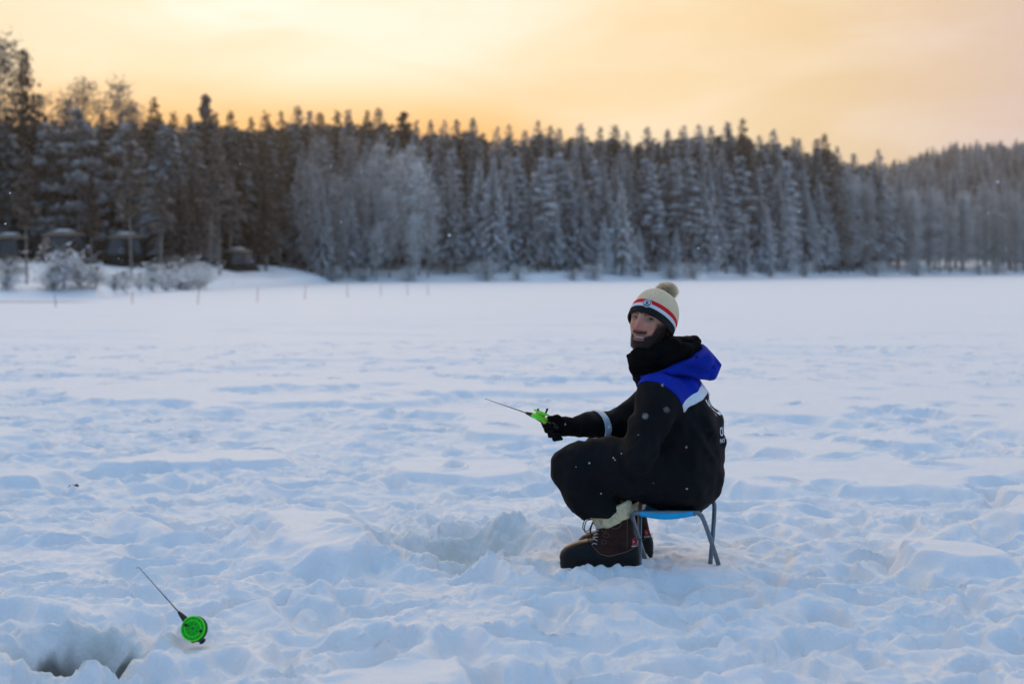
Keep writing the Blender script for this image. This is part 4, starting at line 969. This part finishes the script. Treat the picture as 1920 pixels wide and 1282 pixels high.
# smile: dark mouth slit and the upper teeth
fym = face_y(0, -.0755)
for nm, mt, h0, z0, wd, dy in (('mouth_opening', M['gum'], .0060, -.0752, .0285, .0000), ('teeth', M['teeth'], .0042, -.0742, .0240, -.0018)):
    V = []; F = []; n = 24
    for k in range(n + 1):
        u = 2 * k / n - 1; xx = u * wd; yb = fym + 6.5 * xx * xx + dy; zc = z0 + 6.0 * xx * xx; hh = h0 * math.sqrt(max(0, 1 - u * u)) + .0002
        for zz_, yy_ in ((hh, .003), (hh * .6, -.0012), (0, -.0018), (-hh * .6, -.0012), (-hh, .003)): V.append(HW((xx, yb + yy_, zc + zz_)))
    for k in range(n):
        for q in range(4): F.append([k * 5 + q, k * 5 + q + 1, k * 5 + q + 6, k * 5 + q + 5])
    poly_mesh(nm, V, F, mt, person)

# --- knitted hat: ribbed crown, red and white stripes, folded black edge
hat_c = np.array([0, .006, -.001]); tilt = R(-27)                               # back edge sits lower than the front
TM = np.array(Matrix.Rotation(R(1.5), 3, 'Y') @ Matrix.Rotation(tilt, 3, 'X'))
def hatp(a, t, o=0.0):
    "a angle round, t 0 lower edge .. 1 apex"
    h = -.020 + .150 * t
    k = np.clip((h + .0) / .134, -1, 1); rr = np.where(h < .03, 1.0 - .02 * (h < 0), np.sqrt(np.clip(1 - ((h - .03) / .1005) ** 2, 0, 1)))
    rx, ry = .0845 * rr, .1045 * rr
    p = np.stack([(rx + o * np.minimum(1, rr * 2)) * np.cos(a), (ry + o * np.minimum(1, rr * 2)) * np.sin(a), h + o * (1 - rr)], -1)
    return HW(p @ TM.T + hat_c)
def hat_part(name, t0, t1, off, mt, rib, parent, nt=20, na=360, curl=True):
    a = np.linspace(0, 2 * math.pi, na, endpoint=False); ts = np.linspace(t0, t1, nt); rows = []
    seq = [(t, off) for t in ts]
    if curl: seq = [(t0, off - .006)] + seq + [(t1, off - .006)]
    for t, o in seq:
        r = o + rib * (np.abs(np.cos(a * 36)) - .5) * (1 if t < .9 else (1 - t) * 8) + .0008 * np.sin(a * 5 + t * 9); rows.append(hatp(a, np.full(na, t), r))
    V = np.concatenate(rows); n = len(seq); i = np.arange(n * na).reshape(n, na)
    Q = np.stack([i[:-1], np.roll(i[:-1], -1, 1), np.roll(i[1:], -1, 1), i[1:]], -1).reshape(-1, 4)
    return obj(name, mesh_arrays(name, rel(V, person), Q, mt), parent)
hat = hat_part('knitted_hat', .30, .8655, .004, M['wool_beige'], .0026, person, 40, 432, False); hat['label'] = 'ribbed beige bobble hat with red, white and black bands'
hat_part('red_stripe', .225, .345, .0072, M['wool_red'], .0012, hat)
hat_part('white_stripe', .125, .228, .0082, M['wool_white'], .0012, hat)
hat_part('black_edge', -.055, .130, .0096, M['wool_black'], .0016, hat)
# pompom: fur strands
pc = HW(np.array([0, .004, .150]) @ TM.T + hat_c); g = np.random.default_rng(4); n = 13000
d = rnd_unit(g, n); L = .043 * g.uniform(.80, 1.06, n)[:, None]; side_ = np.cross(d, rnd_unit(g, n)); side_ /= np.linalg.norm(side_, axis=1, keepdims=True)
drop = np.array([0, 0, -.005])
V = np.stack([pc + d * .024 - side_ * .0011, pc + d * .024 + side_ * .0011, pc + d * L * .75 + side_ * .0009 + drop * .4, pc + (d + .25 * rnd_unit(g, n)) * L + drop, pc + d * L * .75 - side_ * .0009 + drop * .4], 1).reshape(-1, 3)
V = (V - pc) * [1.12, 1.12, .90] + pc
obj('pompom', mesh_arrays('pompom', rel(V, person), np.arange(5 * n).reshape(n, 5), M['fur'], False), hat)
mb = MB(); mb.lathe([(.001, -.0335), (.016, -.030), (.028, -.018), (.0345, 0), (.028, .018), (.016, .030), (.001, .0335)], pc, (0, 0, 1), 24); mb.build('pompom_core', M['fur'], person).parent = hat
# round badge on the front of the bands
ba = -math.pi / 2 + R(8); bc = hatp(np.array([ba]), np.array([.215]), np.array([.0125]))[0]
bn = np.cross(hatp(np.array([ba + .05]), np.array([.215]))[0] - hatp(np.array([ba - .05]), np.array([.215]))[0], hatp(np.array([ba]), np.array([.26]))[0] - hatp(np.array([ba]), np.array([.17]))[0]); bn /= np.linalg.norm(bn)
if bn[1] > 0: bn = -bn
mb = MB(); mb.lathe([(.0185, -.006), (.0185, .0012), (.0175, .002)], bc, bn, 32); badge = mb.build('badge', M['wool_white'], person); badge.parent = hat; badge['label'] = 'round embroidered badge'
bu = np.cross([0, 0, 1.], bn); bu /= np.linalg.norm(bu); bv = np.cross(bn, bu)
def bpt(u, v, o=.0026): return bc + bu * u + bv * v + bn * o
mb = MB(); ring = [bpt(.0150 * math.cos(a), .0150 * math.sin(a)) for a in np.linspace(0, 2 * math.pi, 33)]; mb.tube(ring, .0011, 6, cap=False)
arc = [bpt(.0145 * math.cos(a), .0145 * math.sin(a)) for a in np.linspace(R(200), R(340), 15)]; mb.tube(arc, [.001] + [.0026] * 13 + [.001], 6)
mb.tube([bpt(-.003, .008), bpt(-.004, .003), bpt(-.002, -.002), bpt(-.004, -.008)], .0016, 6); mb.tube([bpt(.001, .009), bpt(.0015, .004)], .0015, 6); mb.build('emblem_ring', M['navy'], person).parent = hat
mb = MB(); mb.tube([bpt(.003, .006), bpt(.006, .002), bpt(.003, -.001), bpt(.004, -.007)], .0015, 6); mb.tube([bpt(-.001, .002), bpt(.001, -.003), bpt(-.001, -.007)], .0013, 6); mb.build('emblem_figure', M['red'], person).parent = hat

# --- gloves
RGA = P(1014, 790, .02); RGB = P(1050, 804, .03)          # the rod handle runs between these
s = sdf_box([P(1010, 770, -.1), P(1090, 830, .12)], .04, .0026)
wr = P(1078, 800, .055)
s.cone(wr, P(1060, 799, .05), .034, .036, .012, ((0, 0, 1.), 1.15)); s.cone(P(1058, 800, .05), P(1036, 799, .055), .031, .026, .014, ((0, 0, 1.), 1.2))
hd = (RGB - RGA) / np.linalg.norm(RGB - RGA)
for k, (u, v, rr) in enumerate(((1030, 793, .0110), (1034, 802, .0112), (1040, 811, .0108), (1048, 818, .0096))):
    k0 = P(u + 8, v - 6, .075); k1 = P(u - 9 - (1.2 - k * .8), v + 1, .062); k2 = P(u - 8, v + 5, .022); k3 = P(u + 4, v + 4, .004)
    s.chain([(k0, rr + .002), (k1, rr + .0005), (k2, rr), (k3, rr - .0012)], .005)
s.chain([(P(1056, 790, .035), .016), (P(1044, 783, .012), .0135), (P(1031, 785, .008), .0112), (P(1024, 788, .010), .0100)], .006)
s.cone(P(1080, 801, .055), P(1066, 801, .052), .040, .036, .006)
X, Y, Z = s.grid(); b = np.abs(s.F) < .012; s.F[b] += (.0016 * vnoise3(X[b] * 90, Y[b] * 90, Z[b] * 90, 25)).astype(np.float32)
V, Q = s.mesh(); obj('glove', mesh_arrays('glove', rel(V, person), Q, M['glove']), person)['label'] = 'black glove closed round the rod handle'
s = sdf_box([P(1110, 820, -.16), P(1150, 860, .0)], .07, .003)
s.cone(P(1142, 846, -.125), P(1130, 842, -.105), .040, .036, .01); s.cone(P(1132, 840, -.11), P(1118, 842, -.08), .030, .026, .01)
for k in range(4):
    f0 = P(1121, 835 + 4 * k, -.085 + .012 * k); f1 = f0 + np.array([-.035 + .004 * k, .025, -.012]); f2 = f1 + np.array([-.014, .02, -.022]); s.chain([(f0, .0115), (f1, .0105), (f2, .0092)], .005)
s.chain([(P(1130, 833, -.09), .014), (P(1120, 830, -.07), .0115), (P(1113, 832, -.05), .010)], .006)
V, Q = s.mesh(); obj('glove', mesh_arrays('glove', rel(V, person), Q, M['glove']), person)['label'] = 'black glove resting in the lap'

# --- boots: rubber shell below, laced leather above, fleece cuff
def make_boot(heel, yawr, outer):
    bm_ = np.array(Matrix.Rotation(yawr, 3, 'Z')); f = bm_ @ np.array([-1, 0, 0]); l = bm_ @ np.array([0, -1, 0])
    W_ = lambda p: heel + np.asarray(p)[..., 0:1] * f + np.asarray(p)[..., 1:2] * l + np.asarray(p)[..., 2:3] * np.array([0, 0, 1.])
    rows = [(.0, .012, .300, .040), (.004, .002, .318, .052), (.02, -.004, .328, .058), (.028, -.002, .325, .0565), (.05, -.004, .328, .060), (.070, -.002, .322, .059), (.088, .002, .305, .055), (.100, .004, .280, .051),
            (.112, .006, .240, .048), (.125, .007, .206, .047), (.145, .008, .180, .047), (.17, .008, .163, .049), (.20, .006, .154, .052), (.23, .004, .150, .055), (.255, .002, .150, .0575)]
    zs = np.array([r[0] for r in rows]); zf = np.concatenate([np.linspace(0, .03, 8), np.linspace(.034, .212, 42)]); na = 96; a = np.linspace(0, 2 * math.pi, na, endpoint=False); V = []
    for z in zf:
        xb, xf, hw_ = [np.interp(z, zs, [r[k] for r in rows]) for k in (1, 2, 3)]
        c = np.cos(a); s_ = np.sin(a); ex = .80
        x = (xb + xf) / 2 + (xf - xb) / 2 * np.sign(c) * np.abs(c) ** ex; mid = xb + .5 * (xf - xb)
        waist = 1 - .13 * np.exp(-((x - .13) / .06) ** 2) * (z < .1); y = hw_ * np.sign(s_) * np.abs(s_) ** ex * waist * (1.0 - .10 * (x < .1) * (z < .09))
        zz_ = z + np.where(z > .11, (z - .11) / .10 * .42 * (.075 - x), 0)
        lean = .22 * max(0, z - .10)
        wob = .0022 * np.sin(x * 70 + z * 60) * (z > .11) * (z < .25)
        V.append(np.stack([x + lean, y + wob * np.sign(y), zz_], -1))
    n = len(zf); V = np.concatenate(V); V = np.concatenate([V, [[.15, 0, 0]]]); i = np.arange(n * na).reshape(n, na)
    Q = np.stack([i[:-1], np.roll(i[:-1], -1, 1), np.roll(i[1:], -1, 1), i[1:]], -1).reshape(-1, 4)
    sh = np.interp(V[:, 0], [-.02, .02, .06, .13, .17, .20, .215, .23], [.094, .086, .070, .055, .066, .098, .125, .16]) - V[:, 2]
    VW = W_(V); me = mesh_arrays('boot', rel(VW, person), Q, M['leather']); bt = obj('boot', me, person)
    Qs = Q; Pv, Fv = clip(VW[:-1], Qs, sh[:-1], .0045); shl = poly_mesh('rubber_shell', Pv, Fv, M['rubber'], person); shl.parent = bt
    so = MB(); ol = [(x_, y_) for x_, y_ in zip(V[na * 9:na * 10, 0], V[na * 9:na * 10, 1])]
    so.add([W_((x_ * 1.015 - .002, y_ * 1.06, .0)) for x_, y_ in ol] + [W_((x_ * 1.015 - .002, y_ * 1.06, .022)) for x_, y_ in ol], [[k, (k + 1) % na, na + (k + 1) % na, na + k] for k in range(na)] + [list(range(na))])
    so.build('sole', M['rubber'], person).parent = bt
    tree_b = BVHTree.FromPolygons([tuple(v) for v in VW[:-1]], Q.tolist())
    def on(x, z, o=.003, sd=1):
        p = Vector(W_((x, .3 * sd, z)).ravel()); h = tree_b.ray_cast(p, Vector(-l * sd)); q = np.array(h[0]) if h[0] is not None else W_((x, .05 * sd, z)).ravel(); return q + l * sd * o
    st = MB(); xs = np.linspace(-.0, .222, 26)
    for sd in (1, -1):
        st.tube([on(x_, np.interp(x_, [-.02, .02, .06, .13, .17, .20, .215, .23], [.094, .086, .070, .055, .066, .098, .125, .16]) + .004, .004, sd) for x_ in xs if x_ < .205], .0018, 6)
    rg = [on(.105 + .026 * math.cos(q), .192 + .019 * math.sin(q), .0012) for q in np.linspace(0, 2 * math.pi, 25)]; st.tube(rg, .0011, 5, cap=False)
    for (cx_, cz_, r_) in ((.158, .195, .009), (.150, .168, .010), (.142, .145, .012), (.150, .118, .010)): st.tube([on(cx_ + r_ * math.cos(q), cz_ + r_ * .8 * math.sin(q), .0012) for q in np.linspace(0, 2 * math.pi, 17)], .0010, 5, cap=False)
    st.tube([on(.052, z_, .0012) for z_ in np.linspace(.085, .235, 10)], .001, 5)
    st.build('stitching', M['stitch'], person).parent = bt
    lc = MB()
    for k in range(8):
        z_ = .105 + .0135 * k; x_ = .196 - .0022 * k + .02 * max(0, .0) - (.01 if k > 5 else 0)
        pr = [on(x_ - .016, z_ + .004, .003), on(x_ - .004, z_ + .008, .004), W_((x_ + .026 - .004 * (k > 2) , .016, z_ + .013)).ravel() if False else on(x_ + .004, z_ + .004, .004)]; lc.tube(bez(pr, 4), .0022, 6)
    lc.build('lace', M['lace_silver'], person).parent = bt
    hp = MB(); cs = [on(.020 + .010 * u * 1.0, .115 + .014 * v, .0022) for u, v in ((-1, -1), (1, -1), (1, 1), (-1, 1))]
    hp.add(cs, [[0, 1, 2, 3]]); hp.build('heel_patch', M['red'], person, False).parent = bt
    wl = MB(); ct = on(.020, .118, .0034)
    for q in range(7):
        a_ = q * 2 * math.pi / 7; wl.add([ct, on(.020 + .009 * math.cos(a_ - .2), .118 + .011 * math.sin(a_ - .2), .0034), on(.020 + .005 * math.cos(a_ + .25), .118 + .006 * math.sin(a_ + .25), .0034)], [[0, 1, 2]])
    for q in range(4): wl.add([on(.010 + .006 * q, .094, .0034), on(.014 + .006 * q, .0945, .0034), on(.014 + .006 * q, .099, .0034), on(.010 + .006 * q, .0985, .0034)], [[0, 1, 2, 3]])
    wl.build('leaf_emblem', M['white'], person, False).parent = bt
    # fleece cuff standing out of the shaft
    top = V[(n - 1) * na:n * na]; cen = top.mean(0); V2 = []
    seq = ((.97, -.02), (1.06, -.006), (1.12, .006), (1.13, .024), (1.12, .044), (1.0, .052), (.8, .0))
    for sc_, dz in seq:
        fz = .0022 * vnoise3(np.cos(a) * 9 + dz * 90, np.sin(a) * 9, np.full(na, dz * 220.), 33)
        q = cen + (top - cen) * (sc_ + fz[:, None] * 14); q[:, 2] += dz; q[:, 0] += dz * .25; V2.append(q)
    V2 = np.concatenate(V2); i = np.arange(len(seq) * na).reshape(-1, na); Q2 = np.stack([i[:-1], np.roll(i[:-1], -1, 1), np.roll(i[1:], -1, 1), i[1:]], -1).reshape(-1, 4)
    obj('fleece_cuff', mesh_arrays('fleece_cuff', rel(W_(V2), person), Q2, M['fleece']), bt)
    lp = MB()
    for sd in (-1, 1):
        b0 = W_((.192, .0, .205)).ravel(); lp.tube(bez([b0, b0 + f * .030 + l * .02 * sd + [0, 0, -.005], b0 + f * .038 + l * .028 * sd + [0, 0, -.045], b0 + f * .016 + l * .016 * sd + [0, 0, -.05], b0 + [0, 0, -.012]], 6), .0022, 6)
    b0 = W_((.190, .01, .20)).ravel(); lp.tube(bez([b0, b0 + f * .012 + [0, 0, -.04], b0 + f * .004 + [0, 0, -.085]], 5), .0026, 6)
    lp.build('lace_bow', M['lace_dark'], person).parent = bt
    return bt
make_boot(P(1196, 1063, -.14) * [1, 1, 0] + [0, 0, P(1196, 1063, -.14)[2]], R(4), True)
make_boot(P(1222, 1048, .20) * [1, 1, 0] + [0, 0, P(1222, 1044, .20)[2]], R(-8), False)

# ------------------------------------------------------------------ camping stool
M['tube'] = mat('grey_steel_tube', (0.135, 0.17, 0.20), 0.38, 0.15, 30, metal=.25)
M['seat_blue'] = fabric('turquoise_seat_cloth', (0.008, 0.36, 0.68), .8, var=.1, sheen=0)
stool = empty('camp_stool', tuple(P(1260, 1050, 0)), 'low folding stool with grey tube legs and bright blue cloth seat', 'stool'); stool.location.z = 0
NL, NR = P(1183, 963, -.21), P(1316, 963, -.21); FL, FR_ = P(1200, 941, .12), P(1341, 940, .12)
nfl, nfr = P(1212, 1056, .14), P(1350, 1068, -.02); ffl, ffr = P(1199, 1076, -.17), P(1331, 1068, -.03)
r_ = .0098
m1 = MB(); up_ = np.array([0, 0, 1.])
m1.tube(bez([nfl - up_ * .06, nfl, NL + (nfl - NL) * .16 , NL + np.array([.012, 0, .0]), NL + np.array([.05, 0, .004]), NR - np.array([.05, 0, -.004]), NR - np.array([.012, 0, .0]), NR + (nfr - NR) * .18, nfr, nfr - up_ * .06], 7), r_, 12); m1.build('leg_frame', M['tube'], stool)
m1 = MB(); m1.tube(bez([ffl - up_ * .05, ffl, FL + (ffl - FL) * .16, FL + np.array([.012, 0, 0]), FL + np.array([.05, 0, .004]), FR_ - np.array([.05, 0, -.004]), FR_ - np.array([.012, 0, 0]), FR_ + (ffr - FR_) * .18, ffr, ffr - up_ * .06], 7), r_, 12); m1.build('leg_frame', M['tube'], stool)
for p in (ffl, ffr, nfr, nfl):
    m2 = MB(); m2.tube([p + up_ * .012, p - up_ * .03], .0125, 10); m2.build('rubber_foot', M['rubber'], stool)
m2 = MB()
for a_, b_, c_, d_ in ((NL, nfl, FL, ffl), (NR, nfr, FR_, ffr)):
    q1 = a_ + (b_ - a_) * .62; q2 = c_ + (d_ - c_) * .58; mid = (q1 + q2) / 2; m2.tube([mid - [0, .016, 0], mid + [0, .016, 0]], .006, 8)
m2.build('pivot_bolt', M['tube'], stool)
V = []; nu_, nv_ = 30, 26
for j in range(nv_ + 1):
    for i_ in range(nu_ + 1):
        u = .10 + .80 * i_ / nu_; v = j / nv_; a_ = NL + (NR - NL) * u; b_ = FL + (FR_ - FL) * u
        p = a_ + (b_ - a_) * v; sag = .030 * math.sin(math.pi * v) + .012 * math.sin(math.pi * (i_ / nu_)) * math.cos(math.pi * v / 2) ** 2
        p = p + up_ * (.012 - sag); V.append(p)
# sleeves hemmed round the two bars hang just below them
V = np.array(V); i = np.arange(len(V)).reshape(nv_ + 1, nu_ + 1); Q = np.stack([i[:-1, :-1], i[:-1, 1:], i[1:, 1:], i[1:, :-1]], -1).reshape(-1, 4)
top = V.copy(); bot = V - up_ * .004; n_ = len(V); seat = mesh_arrays('seat', rel(np.concatenate([top, bot]), stool), np.concatenate([Q, Q[:, ::-1] + n_]), M['seat_blue']); so = obj('seat', seat, stool)
for a_, b_ in ((NL, NR), (FL, FR_)):
    m2 = MB(); pts = [a_ + (b_ - a_) * u + up_ * (.004 - .012 * math.sin(math.pi * (u - .1) / .8)) for u in np.linspace(.13, .87, 14)]; rr = [.0115 + .004 * math.sin(math.pi * k / 13) for k in range(14)]
    m2.tube(pts, rr, 12); m2.build('seat_hem', M['seat_blue'], stool).parent = so

# ------------------------------------------------------------------ the two ice fishing rods
def neon(name, col, edge):
    m = bpy.data.materials.new(name); m.use_nodes = True; t = NT(m.node_tree); b = t.n['Principled BSDF']; b.inputs['Base Color'].default_value = (*col, 1); b.inputs['Roughness'].default_value = .22; b.inputs['Transmission Weight'].default_value = edge; b.inputs['IOR'].default_value = 1.3
    return m
M['neon'] = neon('fluorescent_green_plastic', (0.009, 0.46, 0.007), .0)
M['neon_rim'] = neon('fluorescent_green_rim', (0.13, 0.95, 0.04), .0)
M['neon_pale'] = neon('pale_green_plastic', (0.36, 0.86, 0.06), .0)
M['rod_black'] = mat('black_plastic', (0.008, 0.008, 0.010), 0.4, 0.1, 40, 0.1, 200)
M['rod_yellow'] = mat('yellow_orange_plastic', (0.85, 0.36, 0.01), 0.4)
M['blank'] = mat('dark_rod_blank', (0.018, 0.022, 0.035), 0.35)
def make_rod(name, base, tip, rc, ax, hb, label, pale, reel_r=.041, up_side=1, knob_len=.018, holes=True):
    "tip..base: thin blank; then a cone, the reel round rc with axle ax, the handle on to hb"
    e = empty(name, tuple(rc), label, 'fishing rod'); base, tip, rc, hb = map(np.array, (base, tip, rc, hb)); ax = np.array(ax) / np.linalg.norm(ax)
    d = (base - tip) / np.linalg.norm(base - tip); L = np.linalg.norm(base - tip)
    m = MB(); pts = [tip + d * L * u for u in np.linspace(0.0, 1, 8)]; m.tube(pts, np.linspace(.0011, .0023, 8), 8); m.build('rod_blank', M['blank'], e)
    sd = np.cross(d, ax); sd /= np.linalg.norm(sd)
    if sd[2] > 0: sd = -sd
    m = MB(); m.tube(bez([tip + d * .004, tip - d * .004, tip - d * .010 + sd * .003, tip - d * .011 + sd * .009], 5), .0011, 6); m.build('tip_ring', M['blank'], e)
    m = MB(); m.tube([base - d * .004, base, base + d * .012, base + d * .034, base + d * .042], [.0042, .0055, .0082, .0115, .0105], 14); m.build('handle_cone', M['rod_black'], e)
    m = MB(); q0 = base + d * .036; m.tube(bez([q0, (q0 + hb) / 2 - ax * .004, hb - (hb - q0) * .12, hb], 5), [.010] * 3 + [.0095] * 10 + [.011, .0112, .010], 14)
    for k in range(4):
        p_ = hb - (hb - q0) / np.linalg.norm(hb - q0) * (.004 + .008 * k); m.tube([p_ - d * .002, p_ + d * .002], .0132, 12)
    m.build('handle', M['rod_black'], e)
    g1 = M['neon_pale'] if pale else M['neon']; g2 = M['neon_rim']
    m = MB(); m.lathe([(.0005, -.012), (reel_r * .93, -.012), (reel_r, -.010), (reel_r, -.006), (reel_r * .55, -.004), (reel_r * .55, .004), (reel_r * .93, .006), (reel_r * .96, .010), (.0005, .0105)], rc, ax, 56); reel = m.build('reel', g1, e)
    m = MB()
    for h, r in ((.0095, reel_r * .985), (.0108, reel_r * .68)):
        u = Vector(ax).orthogonal().normalized(); w_ = Vector(ax).cross(u); ring = [Vector(rc) + Vector(ax) * h + r * (math.cos(q) * u + math.sin(q) * w_) for q in np.linspace(0, 2 * math.pi, 57)]; m.tube(ring, .0017 if r > reel_r * .9 else .0011, 8, cap=False)
    m.build('reel_rim', g2, e).parent = reel; 
    u = np.array(Vector(ax).orthogonal().normalized()); w_ = np.cross(ax, u)
    m = MB(); m.lathe([(reel_r * 1.0, -.022), (reel_r * 1.05, -.021), (reel_r * 1.05, -.0128), (.002, -.0125)], rc, ax, 48); m.build('reel_back', M['rod_black'] if not pale else M['neon_rim'], e).parent = reel
    m = MB()
    for q in range(8): a_ = q * math.pi / 4 + .2; c_ = rc + (u * math.cos(a_) + w_ * math.sin(a_)) * reel_r * .40; m.tube([c_ + ax * .009, c_ + ax * .0113], .0022, 8)
    for q in range(10): a_ = q * math.pi / 5 + .1; c_ = rc + (u * math.cos(a_) + w_ * math.sin(a_)) * reel_r * .82; m.tube([c_ + ax * .009, c_ + ax * .0113], .0019, 8)
    m.tube([rc + ax * .009, rc + ax * .0125], .0035, 6); m.build('reel_holes', M['rod_black'], e).parent = reel
    return e, reel, u, w_
def knobs(e, reel, rc, ax, dirs, ln, r, reel_r):
    ax = np.array(ax) / np.linalg.norm(ax)
    for dv in dirs:
        c_ = rc + np.array(dv) * reel_r; m = MB(); m.tube([c_ + ax * .008, c_ + ax * (ln * .6 + .008), c_ + ax * (ln + .008), c_ + ax * (ln + .0095)], [r * .8, r, r, r * .6], 12); m.build('reel_knob', M['rod_black'], e).parent = reel
# rod in the hand, its reel lying on top
rc = P(1014, 777, -.005); axh = np.array([.36, .0, .93]); axh /= np.linalg.norm(axh)
e, reel, u, w_ = make_rod('ice_fishing_rod', P(987, 774, .0), P(914, 749, .0), rc, axh, P(1046, 803, .03), 'short ice fishing rod with a pale green reel held in the gloved hand', True, .037)
knobs(e, reel, rc, axh, [np.array([-.72, .1, -.1]) * .8, np.array([.62, .1, -.06]) * .8], .021, .0048, .037)
m = MB(); m.tube([P(1017, 787, -.02), P(1022, 792, -.024)], .0075, 8); m.tube([P(1021, 784, -.02), P(1022, 794, -.024)], .006, 8); m.build('trigger', M['rod_yellow'], e)
# rod stuck in the snow in front
Yr = 4.90
def Pr(px, py, dy=0): Y = Yr + dy; return np.array([(px - 960) / FPX * Y, Y, CAM_H - (py - HOR) / FPX * Y])
rc2 = Pr(363, 1178, -.02); ax2 = np.array([-.10, -.93, .30]); ax2 /= np.linalg.norm(ax2)
e2, reel2, u2, w2 = make_rod('ice_fishing_rod', Pr(336, 1148, .0), Pr(263, 1066, .03), rc2, ax2, Pr(381, 1203, .02), 'short ice fishing rod with round bright green reel, stuck in the snow by itself', False, .0415)
k1 = Pr(351, 1172, -.02) - rc2; k2 = Pr(379, 1183, -.02) - rc2
knobs(e2, reel2, rc2, ax2, [k1 / .0415, k2 / .0415], .010, .0058, .0415)
m = MB(); m.tube([Pr(358, 1192, .02), Pr(364, 1204, .018)], .009, 8); m.build('trigger', M['rod_yellow'], e2)

# ------------------------------------------------------------------ specks and falling snow
M['flake'] = mat('snow_flake', (0.86, 0.87, 0.88), 0.7)
mb = MB(); 
for i in range(7):
    mb.lathe([(.001, -.006), (.011, -.004), (.014, .002), (.008, .009), (.001, .010)], (random.gauss(0, .012), random.gauss(0, .008), .004 + random.random() * .006), (random.gauss(0, .5), random.gauss(0, .5), 1), 7)
M['dirt'] = mat('dark_debris', (0.03, 0.027, 0.025), .9, .4, 60)
o = mb.build('debris', M['dirt'], None, False); yy = 8.55; xx = A(137) * yy; o.location = (xx, yy, gz(xx, yy) + .012); tag(o, 'small dark crumb lying on the trodden snow at the left', 'debris')
g = np.random.default_rng(12); V = []; F = []; n0 = 0
ico = bmesh.new(); bmesh.ops.create_icosphere(ico, subdivisions=1, radius=1.0); IV = np.array([v.co for v in ico.verts]); IF = np.array([[v.index for v in f.verts] for f in ico.faces])
pos = []
for i in range(620):
    Y = 2.2 * (45 / 2.2) ** (g.random() ** .75); pos.append((g.uniform(-.46, .46) * Y, Y, CAM_H + g.uniform(-.30, .22) * Y, g.uniform(.0014, .0034) * (1 if Y < 6 else min(2.6, Y / 8 + .4))))
for px, py, dy, r in ((1210, 780, -3.3, .0023), (1242, 722, -2.2, .0018), (1250, 768, -3.4, .0020), (1105, 868, -1.4, .0020), (1142, 800, -1.7, .002), (1288, 916, -1.8, .002), (1287, 838, -2, .0018), (1060, 795, -1.6, .0022), (1197, 815, -.6, .0018), (1127, 925, -.8, .0018), (1225, 905, -.7, .0018), (1150, 858, -.4, .0022), (1153, 862, -.4, .0022), (1165, 850, -.5, .0016), (1040, 848, -.6, .0016), (1080, 875, -.6, .0018)):
    p = P(px, py, dy); pos.append((*p, r))
for i_, (x, y, z, r) in enumerate(pos):
    if (z - CAM_H) / y > .075 or (i_ < 620 and (z - CAM_H) / y < -.004): continue
    if z < .12 + float(land(x, y)): continue
    V.append(IV * r * g.uniform(.6, 1.5, 3) + [x, y, z]); F.append(IF + n0); n0 += len(IV)
tag(obj('falling_snow', mesh_arrays('falling_snow', np.concatenate(V), np.concatenate(F), M['flake'])), 'light snow flakes drifting down over the lake', 'snowfall', None, 'stuff')

# ------------------------------------------------------------------ thin winter haze over the lake
def haze(dens):
    m = bpy.data.materials.new('haze'); m.use_nodes = True; t = NT(m.node_tree); t.n.clear()
    v = t.node('ShaderNodeVolumePrincipled'); v.inputs['Color'].default_value = (.92, .93, .95, 1); v.inputs['Density'].default_value = dens; v.inputs['Anisotropy'].default_value = .78
    o = t.node('ShaderNodeOutputMaterial'); t.link(v.outputs[0], o.inputs['Volume'])
    b = MB(); x, z0, z1 = 900, -1.6, 72
    b.add([(-x, -x, z0), (x, -x, z0), (x, x, z0), (-x, x, z0), (-x, -x, z1), (x, -x, z1), (x, x, z1), (-x, x, z1)], [[3, 2, 1, 0], [4, 5, 6, 7], [0, 1, 5, 4], [1, 2, 6, 5], [2, 3, 7, 6], [3, 0, 4, 7]])
    tag(b.build('haze', m, None, False), 'thin winter haze in the air over the lake', 'haze', None, 'stuff')
haze(.00034)
